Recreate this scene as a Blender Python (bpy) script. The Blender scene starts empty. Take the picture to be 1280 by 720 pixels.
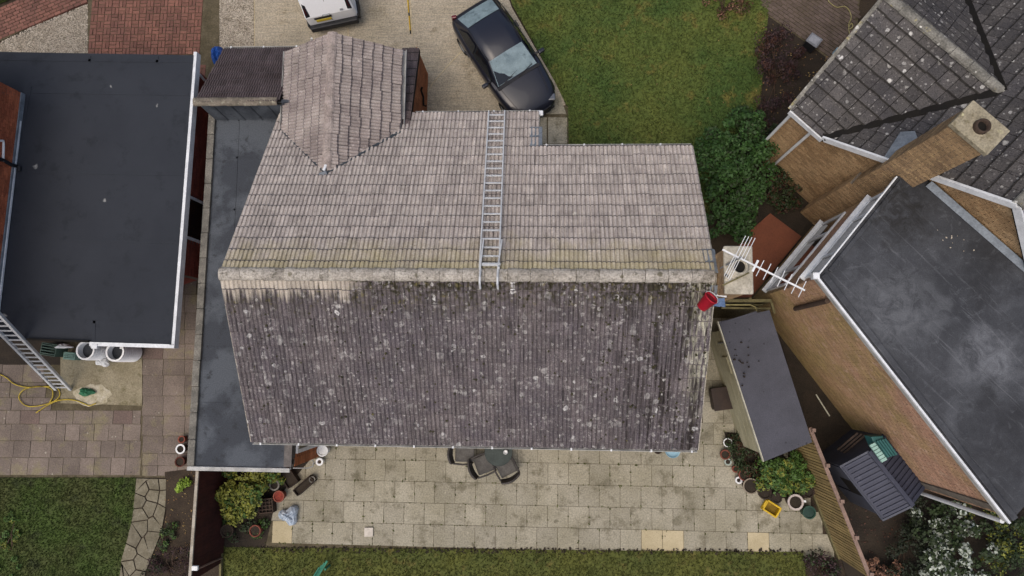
import bpy, bmesh, math, random
import numpy as np
from mathutils import Vector, Matrix, Euler
random.seed(7); rng = np.random.default_rng(7)
scene = bpy.context.scene
# ------------------------------------------------------------------ camera
FPX, CAM_H = 853.0, 20.0
def _ray(x, y): return np.array([(x-640)/FPX, (360-y)/FPX, -1.0])
_n = _ray(684, 455); _n /= np.linalg.norm(_n)
_X = np.cross(_n, np.cross(_ray(275, 342), _ray(895, 345))); _X /= np.linalg.norm(_X)
if _X[0] < 0: _X = -_X
_Z = -_n; _Y = np.cross(_Z, _X)
CAMROT = np.array([_X, _Y, _Z])                     # camera axes -> world axes
cam = bpy.data.cameras.new('camera'); camo = bpy.data.objects.new('camera', cam)
scene.collection.objects.link(camo); scene.camera = camo
cam.sensor_fit = 'HORIZONTAL'; cam.angle = 2*math.atan(640/FPX); cam.clip_start = .1; cam.clip_end = 500
camo.matrix_world = Matrix.Translation((0, 0, CAM_H)) @ Matrix(CAMROT.tolist()).to_4x4()
# ------------------------------------------------------------------ light
SUN_EL, SUN_AZ = math.radians(68), math.radians(-145)   # azimuth from +Y (top of the picture), clockwise
w = bpy.data.worlds.new('World'); scene.world = w; w.use_nodes = True
nt = w.node_tree; bg = nt.nodes['Background']
sky = nt.nodes.new('ShaderNodeTexSky'); sky.sky_type = 'NISHITA'; sky.sun_disc = False
sky.sun_elevation = SUN_EL; sky.sun_rotation = SUN_AZ; sky.dust_density = 6.0; sky.air_density = 1.0; sky.ozone_density = 1.0
nt.links.new(sky.outputs[0], bg.inputs[0]); bg.inputs[1].default_value = 0.15
sun = bpy.data.lights.new('sun', 'SUN'); sun.energy = 0.95; sun.angle = math.radians(60); sun.color = (1, .94, .86)
suno = bpy.data.objects.new('sun', sun); scene.collection.objects.link(suno)
_d = Vector((math.sin(SUN_AZ)*math.cos(SUN_EL), math.cos(SUN_AZ)*math.cos(SUN_EL), math.sin(SUN_EL)))
suno.rotation_euler = _d.to_track_quat('Z', 'Y').to_euler(); suno.location = (0, 0, 40)
scene.view_settings.view_transform = 'Standard'; scene.view_settings.look = 'None'
scene.view_settings.exposure = 0.0; scene.view_settings.gamma = 1.0
# ------------------------------------------------------------------ pixel -> world point at a known height / on a known plane
EYE = np.array([0, 0, CAM_H])
def P(x, y, z=0.0):
    d = CAMROT @ _ray(x, y); t = (z-CAM_H)/d[2]; return Vector((d[0]*t, d[1]*t, z))
def PP(x, y, p0, n):
    d = Vector(CAMROT @ _ray(x, y)); o = Vector(EYE); t = (Vector(p0)-o).dot(Vector(n))/d.dot(Vector(n)); return o+d*t
def PV(x, y, A, B):
    e = Vector(B)-Vector(A); return PP(x, y, A, (e.y, -e.x, 0))
def poly(pts, z=0.0): return [P(x, y, z) for x, y in pts]
# ------------------------------------------------------------------ objects
COL = scene.collection
LOC = {}
def tag(o, label=None, cat=None, group=None, kind=None):
    if label: o['label'] = label
    if cat: o['category'] = cat
    if group: o['group'] = group
    if kind: o['kind'] = kind
    return o
def thing(name, label, cat, loc=(0, 0, 0), group=None, kind=None):
    o = bpy.data.objects.new(name, None); COL.objects.link(o); o.location = loc
    o.empty_display_size = .1; LOC[o.name] = Vector(loc)
    return tag(o, label, cat, group, kind)
def link_mesh(name, me, parent=None, M=None):
    o = bpy.data.objects.new(name, me); COL.objects.link(o)
    base = LOC[parent.name] if parent else Vector()
    if parent: o.parent = parent
    if M is None: LOC[o.name] = base.copy()
    else:
        L = Matrix.Translation(-base) @ M; o.matrix_local = L; LOC[o.name] = M.to_translation()
    return o
class MB:
    def __init__(s): s.v = []; s.f = []
    def add(s, vs, fs):
        b = len(s.v); s.v += [tuple(v) for v in vs]; s.f += [tuple(i+b for i in f) for f in fs]; return s
    def box(s, c, sx, sy, sz, R=None):
        c = Vector(c); vs = []
        for z in (-.5, .5):
            for y in (-.5, .5):
                for x in (-.5, .5):
                    p = Vector((x*sx, y*sy, z*sz)); vs.append(c + (R @ p if R is not None else p))
        return s.add(vs, [(0, 2, 3, 1), (4, 5, 7, 6), (0, 1, 5, 4), (2, 6, 7, 3), (1, 3, 7, 5), (0, 4, 6, 2)])
    def bar(s, a, b, wd, ht, up=(0, 0, 1)):
        a, b = Vector(a), Vector(b); d = b-a; L = d.length; d.normalize(); u = Vector(up)
        sd = d.cross(u)
        if sd.length < 1e-4: sd = d.cross(Vector((1, 0, 0)))
        sd.normalize(); u = sd.cross(d)
        return s.box((a+b)/2, L, wd, ht, Matrix((d, -sd, u)).transposed())
    def prism(s, pts, z0, z1=None, dz=None):
        """pts: plan polygon (x,y[,z]); from z0 up to z1 (or each point's own z)"""
        n = len(pts); A = 0
        for i in range(n): A += pts[i][0]*pts[(i+1) % n][1]-pts[(i+1) % n][0]*pts[i][1]
        if A < 0: pts = list(pts)[::-1]
        top = [(p[0], p[1], p[2] if z1 is None else z1) for p in pts]
        bot = [(p[0], p[1], (t[2]-dz) if dz else z0) for p, t in zip(pts, top)]
        fs = [tuple(range(n)), tuple(range(2*n-1, n-1, -1))]
        for i in range(n): j = (i+1) % n; fs.append((i, n+i, n+j, j))
        return s.add(top+bot, fs)
    def slab(s, pts, nrm, th):
        n = len(pts); pts = [Vector(p) for p in pts]; nrm = Vector(nrm).normalized()
        a = Vector()
        for i in range(1, n-1): a += (pts[i]-pts[0]).cross(pts[i+1]-pts[0])
        if a.dot(nrm) < 0: pts = pts[::-1]
        fs = [tuple(range(n)), tuple(range(2*n-1, n-1, -1))]
        for i in range(n): j = (i+1) % n; fs.append((i, n+i, n+j, j))
        return s.add(pts+[p-nrm*th for p in pts], fs)
    def tube(s, pts, r, seg=8, caps=True):
        pts = [Vector(p) for p in pts]; n = len(pts); rs = r if isinstance(r, (list, tuple)) else [r]*n
        b = len(s.v); prev = None
        for i, p in enumerate(pts):
            d = (pts[min(i+1, n-1)]-pts[max(i-1, 0)]).normalized()
            if prev is None:
                u = d.cross(Vector((0, 0, 1)))
                if u.length < .05: u = d.cross(Vector((1, 0, 0)))
            else: u = prev - d*prev.dot(d)
            u.normalize(); prev = u; v = d.cross(u)
            for k in range(seg):
                a = 2*math.pi*k/seg; q = p+(u*math.cos(a)+v*math.sin(a))*rs[i]; s.v.append(tuple(q))
        for i in range(n-1):
            for k in range(seg):
                k2 = (k+1) % seg
                s.f.append((b+i*seg+k, b+i*seg+k2, b+(i+1)*seg+k2, b+(i+1)*seg+k))
        if caps:
            s.f.append(tuple(b+k for k in range(seg))[::-1]); s.f.append(tuple(b+(n-1)*seg+k for k in range(seg)))
        return s
    def lathe(s, prof, c, seg=20, axis=(0, 0, 1)):
        """prof: (radius, height) list"""
        c = Vector(c); q = Vector((0, 0, 1)).rotation_difference(Vector(axis)); b = len(s.v)
        for r, h in prof:
            for k in range(seg):
                a = 2*math.pi*k/seg; s.v.append(tuple(c+q @ Vector((r*math.cos(a), r*math.sin(a), h))))
        for i in range(len(prof)-1):
            for k in range(seg):
                k2 = (k+1) % seg; s.f.append((b+i*seg+k, b+i*seg+k2, b+(i+1)*seg+k2, b+(i+1)*seg+k))
        return s
    def disc(s, c, r, seg=20):
        c = Vector(c); return s.add([c+Vector((r*math.cos(2*math.pi*k/seg), r*math.sin(2*math.pi*k/seg), 0)) for k in range(seg)], [tuple(range(seg))])
    def mesh(s, name, m, smooth=False, base=Vector()):
        me = bpy.data.meshes.new(name)
        me.from_pydata([(x-base.x, y-base.y, z-base.z) for x, y, z in s.v], [], s.f); me.materials.append(m)
        if smooth: me.polygons.foreach_set('use_smooth', [True]*len(me.polygons))
        me.update(); return me
    def build(s, name, m, parent=None, smooth=False, bevel=0, sub=0, origin=None):
        base = LOC[parent.name] if parent else (Vector(origin) if origin is not None else Vector())
        o = link_mesh(name, s.mesh(name, m, smooth, base), parent)
        if parent is None and origin is not None: o.location = origin; LOC[o.name] = Vector(origin)
        if bevel:
            b = o.modifiers.new('bevel', 'BEVEL'); b.width = bevel; b.segments = 2; b.limit_method = 'ANGLE'
        if sub:
            b = o.modifiers.new('sub', 'SUBSURF'); b.levels = b.render_levels = sub
        return o
def fastmesh(name, V, F, m, parent=None):
    """V: (n,3) array, F: (k,3) or (k,4) int array"""
    me = bpy.data.meshes.new(name); k = F.shape[1]
    base = LOC[parent.name] if parent else Vector()
    V = V - np.array(base)
    me.vertices.add(len(V)); me.vertices.foreach_set('co', V.astype(np.float32).ravel())
    me.loops.add(F.size); me.loops.foreach_set('vertex_index', F.astype(np.int32).ravel())
    me.polygons.add(len(F)); me.polygons.foreach_set('loop_start', np.arange(0, F.size, k, dtype=np.int32))
    try: me.polygons.foreach_set('loop_total', np.full(len(F), k, dtype=np.int32))
    except Exception: pass
    me.materials.append(m); me.update(calc_edges=True); me.validate()
    return link_mesh(name, me, parent)
def inpoly(pts, x, y):
    x = np.asarray(x, float); y = np.asarray(y, float); ins = np.zeros(x.shape, bool); n = len(pts)
    for i in range(n):
        x1, y1 = pts[i][0], pts[i][1]; x2, y2 = pts[(i+1) % n][0], pts[(i+1) % n][1]
        c = ((y1 > y) != (y2 > y)); ins ^= c & (x < (x2-x1)*(y-y1)/((y2-y1) if y2 != y1 else 1e-9)+x1)
    return ins
def scatter(pts, n):
    xs = [p[0] for p in pts]; ys = [p[1] for p in pts]; out = np.zeros((0, 2))
    while len(out) < n:
        c = rng.uniform((min(xs), min(ys)), (max(xs), max(ys)), (n*2, 2)); out = np.vstack([out, c[inpoly(pts, c[:, 0], c[:, 1])]])
    return out[:n]
# ------------------------------------------------------------------ materials
def lin(c):
    if isinstance(c, str): c = tuple(int(c[i:i+2], 16) for i in (0, 2, 4))
    return tuple(((v/255)/12.92 if v/255 <= .04045 else ((v/255+.055)/1.055)**2.4) for v in c)+(1,)
class NT:
    def __init__(s, name):
        s.m = bpy.data.materials.new(name); s.m.use_nodes = True; s.t = s.m.node_tree
        s.b = s.t.nodes['Principled BSDF']; s.geo = s.t.nodes.new('ShaderNodeNewGeometry'); s.pos = s.geo.outputs['Position']
    def n(s, ty, **k):
        x = s.t.nodes.new(ty)
        for a, v in k.items(): setattr(x, a, v)
        return x
    def l(s, a, b): s.t.links.new(a, b)
    def noise(s, scale, detail=4, vec=None, rough=.6, dist=0):
        x = s.n('ShaderNodeTexNoise'); x.inputs['Scale'].default_value = scale; x.inputs['Detail'].default_value = detail
        x.inputs['Roughness'].default_value = rough; x.inputs['Distortion'].default_value = dist
        s.l(vec or s.pos, x.inputs['Vector']); return x.outputs[0]
    def rng(s, v, a, b, c=0., d=1., smooth=False):
        x = s.n('ShaderNodeMapRange'); x.inputs[1].default_value = a; x.inputs[2].default_value = b; x.inputs[3].default_value = c; x.inputs[4].default_value = d
        if smooth: x.interpolation_type = 'SMOOTHSTEP'
        s.l(v, x.inputs[0]); return x.outputs[0]
    def math(s, op, a, b=None):
        x = s.n('ShaderNodeMath', operation=op)
        for i, v in enumerate((a, b)):
            if v is None: continue
            if hasattr(v, 'is_output'): s.l(v, x.inputs[i])
            else: x.inputs[i].default_value = v
        return x.outputs[0]
    def mix(s, f, a, b, bt='MIX'):
        x = s.n('ShaderNodeMix', data_type='RGBA', blend_type=bt)
        for i, v in ((0, f), (6, a), (7, b)):
            if hasattr(v, 'is_output'): s.l(v, x.inputs[i])
            else: x.inputs[i].default_value = v
        return x.outputs[2]
    def scaled(s, sc, rot=(0, 0, 0)):
        x = s.n('ShaderNodeMapping'); x.inputs['Scale'].default_value = sc; x.inputs['Rotation'].default_value = rot
        s.l(s.pos, x.inputs[0]); return x.outputs[0]
    def rotscaled(s, ang, sc):
        x = s.n('ShaderNodeMapping'); x.inputs['Rotation'].default_value = (0, 0, ang); s.l(s.pos, x.inputs[0])
        y = s.n('ShaderNodeMapping'); y.inputs['Scale'].default_value = sc; s.l(x.outputs[0], y.inputs[0]); return y.outputs[0]
    def rand(s):
        oi = s.n('ShaderNodeObjectInfo')
        return s.math('FRACT', s.math('ADD', s.geo.outputs['Random Per Island'], oi.outputs['Random']))
    def spots(s, col, c, scale, r, dens, ring=False):
        wv = s.n('ShaderNodeVectorMath', operation='ADD'); nz = s.n('ShaderNodeTexNoise'); nz.inputs['Scale'].default_value = scale*2.2
        s.l(s.pos, nz.inputs['Vector']); sc = s.n('ShaderNodeVectorMath', operation='SCALE'); sc.inputs['Scale'].default_value = .5/scale
        s.l(nz.outputs['Color'], sc.inputs[0]); s.l(s.pos, wv.inputs[0]); s.l(sc.outputs[0], wv.inputs[1])
        vo = s.n('ShaderNodeTexVoronoi'); vo.inputs['Scale'].default_value = scale; s.l(wv.outputs[0], vo.inputs['Vector'])
        sep = s.n('ShaderNodeSeparateColor'); s.l(vo.outputs['Color'], sep.inputs[0])
        m1 = s.math('LESS_THAN', sep.outputs[0], dens)
        rr = s.math('MULTIPLY', sep.outputs[1], r)
        m2 = s.rng(s.math('SUBTRACT', vo.outputs['Distance'], rr), 0.0, .08, 1, 0)
        k = s.math('MULTIPLY', m1, m2)
        if ring:
            m3 = s.rng(s.math('SUBTRACT', vo.outputs['Distance'], s.math('MULTIPLY', rr, .35)), 0.0, .1, .35, 1); k = s.math('MULTIPLY', k, m3)
        k = s.math('MULTIPLY', k, s.rng(sep.outputs[2], 0, 1, .35, .95))
        return s.mix(k, col, c)
    def done(s, col, rough=.85, bump=.25, bscale=40, isl=.12, fv=.2, fine=25, metal=0., spec=.3, coat=0.):
        f = s.rng(s.noise(fine, 5), .3, .7, 1-fv, 1+fv)
        if isl: f = s.math('MULTIPLY', f, s.rng(s.rand(), 0, 1, 1-isl, 1+isl))
        hs = s.n('ShaderNodeHueSaturation'); s.l(f, hs.inputs['Value'])
        if hasattr(col, 'is_output'): s.l(col, hs.inputs['Color'])
        else: hs.inputs['Color'].default_value = col
        s.l(hs.outputs[0], s.b.inputs['Base Color'])
        s.b.inputs['Roughness'].default_value = rough; s.b.inputs['Metallic'].default_value = metal
        s.b.inputs['Specular IOR Level'].default_value = spec
        if coat: s.b.inputs['Coat Weight'].default_value = coat; s.b.inputs['Coat Roughness'].default_value = .05
        if bump:
            bp = s.n('ShaderNodeBump'); bp.inputs['Strength'].default_value = bump; bp.inputs['Distance'].default_value = .01
            s.l(s.noise(bscale, 5), bp.inputs['Height']); s.l(bp.outputs[0], s.b.inputs['Normal'])
        return s.m
def mat(name, c1, c2=None, sc=1.5, lo=.38, hi=.62, c3=None, sc3=4, t3=.6, sp=(), **k):
    x = NT(name); col = lin(c1)
    if c2: col = x.mix(x.rng(x.noise(sc, 6), lo, hi), lin(c1), lin(c2))
    if c3: col = x.mix(x.rng(x.noise(sc3, 7, rough=.7), t3, t3+.12), col, lin(c3))
    for s_ in sp: col = x.spots(col, lin(s_[0]), *s_[1:])
    return x.done(col, **k)
# ------------------------------------------------------------------ material library
LICH = 'b9b7ab'
x = NT('roof_tile_front'); c = x.mix(x.rng(x.noise(1.1, 6), .35, .65), lin('a59c95'), lin('988f89'))
c = x.mix(x.rng(x.noise(6, 6), .52, .74), c, lin('bfb6ac'))
c = x.mix(x.math('MULTIPLY', x.rng(x.noise(1, 3, vec=x.scaled((17, 1.6, 1.6))), .42, .62), .55), c, lin('c8bfb6'))
c = x.mix(x.math('MULTIPLY', x.rng(x.noise(1, 4, vec=x.scaled((15, 2.4, 2.4))), .56, .7), .4), c, lin('6c625c'))
c = x.mix(x.rng(x.noise(9, 7, rough=.75), .62, .7), c, lin('6f675f'))
sy = x.n('ShaderNodeSeparateXYZ'); x.l(x.pos, sy.inputs[0])
nearr = x.rng(x.math('ADD', sy.outputs['Z'], x.math('MULTIPLY', x.noise(2.2, 4), .9)), 5.35, 5.85)
c = x.mix(x.math('MULTIPLY', nearr, .6), c, lin('a3996a'))
c = x.spots(c, lin('c9c4b8'), 4.5, .22, .05)
M_TILE_F = x.done(c, isl=.09, fv=.32, fine=34, bump=.5)
x = NT('roof_tile_back'); c = x.mix(x.rng(x.noise(.7, 6), .35, .65), lin('504a4e'), lin('625a5a'))
c = x.mix(x.rng(x.noise(1.6, 5), .5, .7), c, lin('524b50'))
c = x.mix(x.rng(x.noise(22, 6, rough=.8), .5, .66), c, lin('7f7a78'))
c = x.mix(x.rng(x.noise(16, 6, rough=.8), .56, .64), c, lin('2b2829'))
sy = x.n('ShaderNodeSeparateXYZ'); x.l(x.pos, sy.inputs[0])
c = x.mix(x.math('MULTIPLY', x.rng(x.noise(1, 4, vec=x.scaled((24, 1.1, 1.1)), rough=.7), .54, .64), .75), c, lin('2d2a2b'))
c = x.mix(x.math('MULTIPLY', x.rng(x.noise(1, 4, vec=x.scaled((27, 1.5, 1.5)), rough=.7), .58, .68), .5), c, lin('837e7c'))
e = x.math('MULTIPLY', x.rng(sy.outputs['X'], .9, 2.6), x.rng(x.noise(1, 5, vec=x.scaled((10, .7, .7))), .48, .58)); c = x.mix(x.math('MULTIPLY', e, .85), c, lin('251f1c'))
top = x.rng(x.math('ADD', sy.outputs['Z'], x.math('MULTIPLY', x.noise(3, 5), .8)), 5.35, 5.7)
c = x.mix(x.math('MULTIPLY', top, x.rng(x.noise(11, 4), .42, .58)), c, lin('332f20'))
c = x.mix(x.math('MULTIPLY', top, x.math('MULTIPLY', x.rng(x.noise(8, 4), .58, .68), .5)), c, lin('7d7440'))
clus = x.rng(x.noise(.9, 4), .36, .66)
for sc, r, dn, cc in ((3.6, .30, .55, 'a3a19d'), (5.2, .34, .5, '9a9894'), (8, .36, .40, 'b4b2ad'), (13, .38, .34, 'a9a7a3'), (4.3, .24, .16, 'd6d6d2'), (6.1, .2, .12, 'e2e2de')):
    c2_ = x.spots(c, lin(cc), sc, r, dn, ring=True); c = x.mix(x.math('MAXIMUM', clus, .6), c, c2_)
cl = x.math('MULTIPLY', x.rng(x.math('SUBTRACT', sy.outputs['Z'], x.math('MULTIPLY', x.noise(1, 4, vec=x.scaled((9, .4, .4))), .55)), 4.92, 5.02), x.rng(sy.outputs['X'], -4.0, -4.6))
c = x.mix(cl, c, lin('a89f92'))
gr = x.math('MULTIPLY', x.rng(x.math('ADD', sy.outputs['X'], x.math('MULTIPLY', x.noise(4), .5)), 3.25, 3.6), x.rng(x.noise(1, 5, vec=x.scaled((18, 3, 3))), .46, .6))
c = x.mix(x.math('MULTIPLY', gr, x.rng(sy.outputs['Z'], 3.6, 4.8)), c, lin('a7a592'))
M_TILE_B = x.done(c, isl=.14, fv=.38, fine=50, bump=.6)
M_TILE_GABLE = mat('roof_tile_gable', '9a918b', '857b77', 1.4, c3='aca39c', sc3=9, t3=.55, sp=[('cfcabd', 5, .2, .05)], isl=.14, fv=.28, fine=32, bump=.4)
M_TILE_DK = mat('roof_tile_brown', '4a4040', '5a5050', 2, c3='6b6462', sc3=14, t3=.58, isl=.15, fv=.3, fine=30, bump=.4)
M_TILE_R = mat('roof_tile_slate_grey', '444243', '514e4c', 1.2, c3='222122', sc3=17, t3=.55, sp=[('767371', 16, .36, .4), ('c4c2bc', 3.6, .2, .25), ('a9a8a4', 7, .26, .35), ('8f8d88', 11, .3, .35), ('d8d7d2', 5, .16, .12)], isl=.2, fv=.45, fine=45, bump=.7)
M_RIDGE = mat('ridge_tile_clay', 'aaa49a', '918b81', 3.5, c3='6b665b', sc3=9, t3=.52, sp=[('b3a464', 3, .3, .15), ('5f5a48', 5, .3, .3)], isl=.1, fv=.4, bump=.8)
M_RIDGE_G = mat('ridge_tile_gable', '9a8f88', '857a74', 2.5, c3='6f675f', sc3=6, t3=.55, isl=.12, fv=.3, bump=.5)
M_RIDGE_R = mat('ridge_mortar_lichen', '84827a', '5c5a54', 3, c3='a59a62', sc3=3.5, t3=.58, sp=[('bdbcb4', 8, .3, .4)], fv=.4, bump=.6)
M_MORTAR = mat('mortar', '6d665c', '5a544c', 6, isl=0, fv=.25)
M_BRICK_O = mat('brick_orange', 'a1643f', '87502f', 2, c3='b67a52', sc3=8, isl=.22, fv=.25, fine=40)
M_BRICK_RO = mat('brick_red_orange', 'b06545', '97533a', 2, c3='c0805c', sc3=8, isl=.22, fv=.25, fine=40)
M_BRICK_DR = mat('brick_dark_red', '8a4638', '743b2f', 2, isl=.2, fv=.25, fine=40)
M_BRICK_Y = mat('brick_yellow_brown', 'a58a68', '8f7454', 1.0, c3='b39a74', sc3=7, t3=.55, isl=.22, fv=.28, fine=40)
x = NT('brick_pinkish'); c = x.mix(x.rng(x.noise(.6, 6), .38, .62), lin('a5826c'), lin('958058'))
c = x.mix(x.rng(x.noise(6, 6), .55, .67), c, lin('ad907a')); sy = x.n('ShaderNodeSeparateXYZ'); x.l(x.pos, sy.inputs[0])
c = x.mix(x.math('MULTIPLY', x.rng(x.math('ADD', sy.outputs['Z'], x.math('MULTIPLY', x.noise(.8, 5), 3)), 3.6, 1.6), .6), c, lin('8f8350'))
M_BRICK_P = x.done(c, isl=.17, fv=.25, fine=40)
M_BRICK_C = mat('brick_chimney', '9a805f', '7f6950', 2, c3='b0966e', sc3=7, t3=.55, isl=.2, fv=.3, fine=40)
M_WHITE = mat('white_paint', 'd9dcde', 'c6c9cb', 4, isl=0, fv=.1, rough=.45, bump=.05)
M_GUTTER = mat('pvc_gutter', 'b4b4b0', '92928e', 3, c3='6d6d66', sc3=9, t3=.6, isl=0, fv=.15, rough=.6, bump=.1)
M_GLASS = mat('window_glass', '14181b', isl=0, fv=0, rough=.05, bump=0, spec=.6)
M_DARK = mat('dark_void', '17140f', '0f0d0b', 2, isl=0, bump=.2)
M_FELT_L = mat('felt_charcoal', '272b32', '2c3037', .6, c3='22262c', sc3=2, t3=.55, sp=[('a9a9a5', 1.6, .02, .3)], isl=.02, fv=.14, fine=60, rough=.8, bump=.3, bscale=90)
M_FELT_E = mat('felt_extension', '4c5157', '383c42', .9, lo=.44, hi=.56, c3='2f3236', sc3=3, t3=.56, sp=[('26282a', 7, .12, .3)], isl=.03, fv=.25, fine=35, bump=.25)
x = NT('felt_bitumen_worn'); c = x.mix(x.rng(x.noise(.7, 6), .38, .6), lin('303236'), lin('3b3d41'))
c = x.mix(x.rng(x.noise(.9, 4), .56, .7), c, lin('26272a'))
ra_ = math.radians(46)                      # brings the long side of the roof onto x
c = x.mix(x.math('MULTIPLY', x.rng(x.noise(.8, 10, rough=.62, dist=1.2), .48, .72), .4), c, lin('64676c'))
c = x.mix(x.math('MULTIPLY', x.rng(x.noise(2.2, 9, rough=.72, dist=2.5), .56, .7), .28), c, lin('777a7f'))
c = x.mix(x.math('MULTIPLY', x.rng(x.noise(1, 7, vec=x.rotscaled(ra_, (.35, 5, 1)), rough=.75, dist=1.1), .56, .72), .35), c, lin('8a8d91'))
c = x.mix(x.math('MULTIPLY', x.rng(x.noise(1, 7, vec=x.rotscaled(ra_+1.57, (.5, 4, 1)), rough=.7, dist=.8), .66, .78), .15), c, lin('7d8085'))
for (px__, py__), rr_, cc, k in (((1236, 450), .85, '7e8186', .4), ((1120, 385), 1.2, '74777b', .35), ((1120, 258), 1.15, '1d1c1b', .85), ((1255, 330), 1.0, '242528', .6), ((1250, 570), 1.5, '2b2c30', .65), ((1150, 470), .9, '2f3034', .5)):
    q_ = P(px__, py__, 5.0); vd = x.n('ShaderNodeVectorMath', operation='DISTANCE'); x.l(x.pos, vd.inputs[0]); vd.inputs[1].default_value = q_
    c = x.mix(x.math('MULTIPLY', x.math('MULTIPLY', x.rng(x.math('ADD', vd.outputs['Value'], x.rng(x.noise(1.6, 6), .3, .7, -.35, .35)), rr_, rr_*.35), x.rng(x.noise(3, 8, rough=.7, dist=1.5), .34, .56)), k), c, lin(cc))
M_FELT_R = x.done(c, isl=0, fv=.22, fine=40, bump=.3, rough=.7)
M_COPING = mat('coping_grey', '77746c', '5c5a54', 3, c3='8f8b80', sc3=10, t3=.57, isl=.06, fv=.3, bump=.4)
M_LEAD = mat('lead_flashing', '7c848b', '666d74', 4, isl=.05, fv=.2, rough=.6, bump=.2)
M_CONC = mat('drive_concrete', 'a3957a', '94866b', .8, c3='86775c', sc3=1.7, t3=.55, sp=[('5d5240', 6, .12, .08)], isl=0, fv=.25, fine=28, bump=.4)
x = NT('drive_concrete_tamped'); c = x.mix(x.rng(x.noise(.8, 6), .35, .65), lin('9f9685'), lin('878070'))
c = x.mix(x.rng(x.noise(1.5, 7, rough=.7), .55, .72), c, lin('716855'))
c = x.mix(x.math('MULTIPLY', x.rng(x.noise(1, 5, vec=x.scaled((1.2, 22, 1))), .42, .62), .35), c, lin('b8ab92'))
M_CONC = x.done(c, isl=0, fv=.36, fine=22, bump=.8)
M_PAVE = mat('paving_slab_buff', '969181', '878270', .8, c3='6f6a59', sc3=1.9, t3=.52, sp=[('4a4636', 3.0, .13, .22), ('5d5844', 1.3, .2, .2), ('b1ab98', 9, .2, .16)], isl=.1, fv=.3, fine=24, bump=.45)
M_PAVE_N = mat('paving_slab_new', 'b0a486', 'a39778', 2, isl=.05, fv=.14, fine=30, bump=.2)
M_PAVE_L = mat('paving_slab_weathered', '766b62', '665c54', 1.1, c3='787059', sc3=1.3, t3=.52, sp=[('aaa596', 8, .2, .2), ('3d372e', 5, .12, .15)], isl=.16, fv=.28, fine=26, bump=.45)
M_PAVE_LR = mat('paving_slab_rusty', '6e5e57', '645750', 2, sp=[('aaa596', 8, .2, .15)], isl=.12, fv=.28, bump=.4)
M_JOINT = mat('joint_sand', '5c5442', '48412f', 3, isl=0, fv=.35)
M_CRAZY = mat('crazy_paving_stone', '76705f', '66604f', 3, c3='8a8474', sc3=7, t3=.57, isl=.13, fv=.25, bump=.4)
M_PAVER = mat('clay_paver_red', '7b5549', '6a4a41', 1.1, c3='8d6756', sc3=6, isl=.2, fv=.25, fine=40)
M_PAVER_G = mat('block_paver_grey', '63564f', '54493f', 1.5, c3='4b4238', sc3=3, isl=.13, fv=.3, fine=40)
M_SOIL = mat('soil', '2f261d', '3c3226', 2, c3='1f1912', sc3=5, isl=0, fv=.45, fine=35, bump=.9, bscale=25)
M_SOIL_D = mat('soil_dark_wet', '28221b', '322a21', 2, c3='1a1510', sc3=5, isl=0, fv=.45, fine=35, bump=.9, bscale=25)
M_REDC = mat('red_concrete', '7a4a36', '6d4231', 1.3, isl=0, fv=.15, bump=.25)
M_GRASS_N = mat('grass_front', '394c20', '4f5826', .45, c3='605b2c', sc3=1.2, t3=.55, isl=.3, fv=.35, fine=14, bump=.6)
M_GRASS_S = mat('grass_back', '4e5122', '434a20', 1.2, c3='5d572c', sc3=2.4, t3=.55, isl=.3, fv=.35, fine=16, bump=.6)
M_GRASS_L = mat('grass_left', '3c4d1e', '424824', .7, c3='2f361c', sc3=1.3, t3=.54, isl=.3, fv=.35, fine=16, bump=.6)
M_GRAVEL = mat('gravel_stone', 'aaa294', '978e80', 3, isl=.35, fv=.2, fine=60)
M_TERRA = mat('terracotta', '80483a', '6c3e32', 4, isl=.15, fv=.2, bump=.2)
M_POTB = mat('pot_brown', '473a30', '3c3028', 4, isl=.15, fv=.25, bump=.2)
M_PLW = mat('white_plastic', 'dfe1e1', 'cfd1d1', 4, isl=0, fv=.1, rough=.5, bump=.05)
M_BARREL = mat('barrel_plastic', 'eceeee', 'dfe1e2', 4, c3='bfc2c3', sc3=9, t3=.62, isl=0, fv=.1, rough=.5, bump=.1)
M_GRN = mat('green_plastic', '2c6b4a', '245a3f', 4, isl=0, fv=.15, rough=.5, bump=.1)
M_TEAL = mat('teal_plastic', '2f5f5e', '27504f', 4, isl=0, fv=.15, rough=.5, bump=.1)
M_MINT = mat('pale_mint_plastic', '93b5ac', '86a89f', 4, isl=0, fv=.1, rough=.5, bump=.1)
M_CRATE = mat('crate_grey_green', '4d6055', '42544b', 4, isl=.1, fv=.2, rough=.6, bump=.1)
M_YEL = mat('yellow_plastic', 'c9a720', 'b3931c', 4, isl=0, fv=.12, rough=.5, bump=.1)
M_YELL_IN = mat('yellow_plastic_dirty', '8a7020', '6f5a1c', 6, isl=0, fv=.2)
M_RED = mat('red_plastic', 'b81f32', 'a01a2b', 4, isl=0, fv=.1, rough=.5, bump=.1)
M_BLUE = mat('blue_plastic', '2453a0', '1c4488', 4, isl=0, fv=.15, rough=.5, bump=.2)
M_DENIM = mat('blue_cloth', '5b7191', '4a5f80', 8, isl=0, fv=.25, bump=.5)
M_SKYB = mat('pale_blue_plastic', '8fb4c4', '7ea3b4', 4, isl=0, fv=.1, rough=.4, bump=.05)
M_HOSE = mat('yellow_hose', 'b19a2e', '9c8828', 6, isl=0, fv=.15, rough=.5, bump=.05)
M_ROPE = mat('pale_hose', '9c9468', '8d8558', 6, isl=0, fv=.15)
M_ALU = mat('aluminium', 'cbcecf', 'b9bcbe', 5, c3='d8dada', sc3=8, isl=0, fv=.1, rough=.5, metal=.1, bump=.05)
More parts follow.
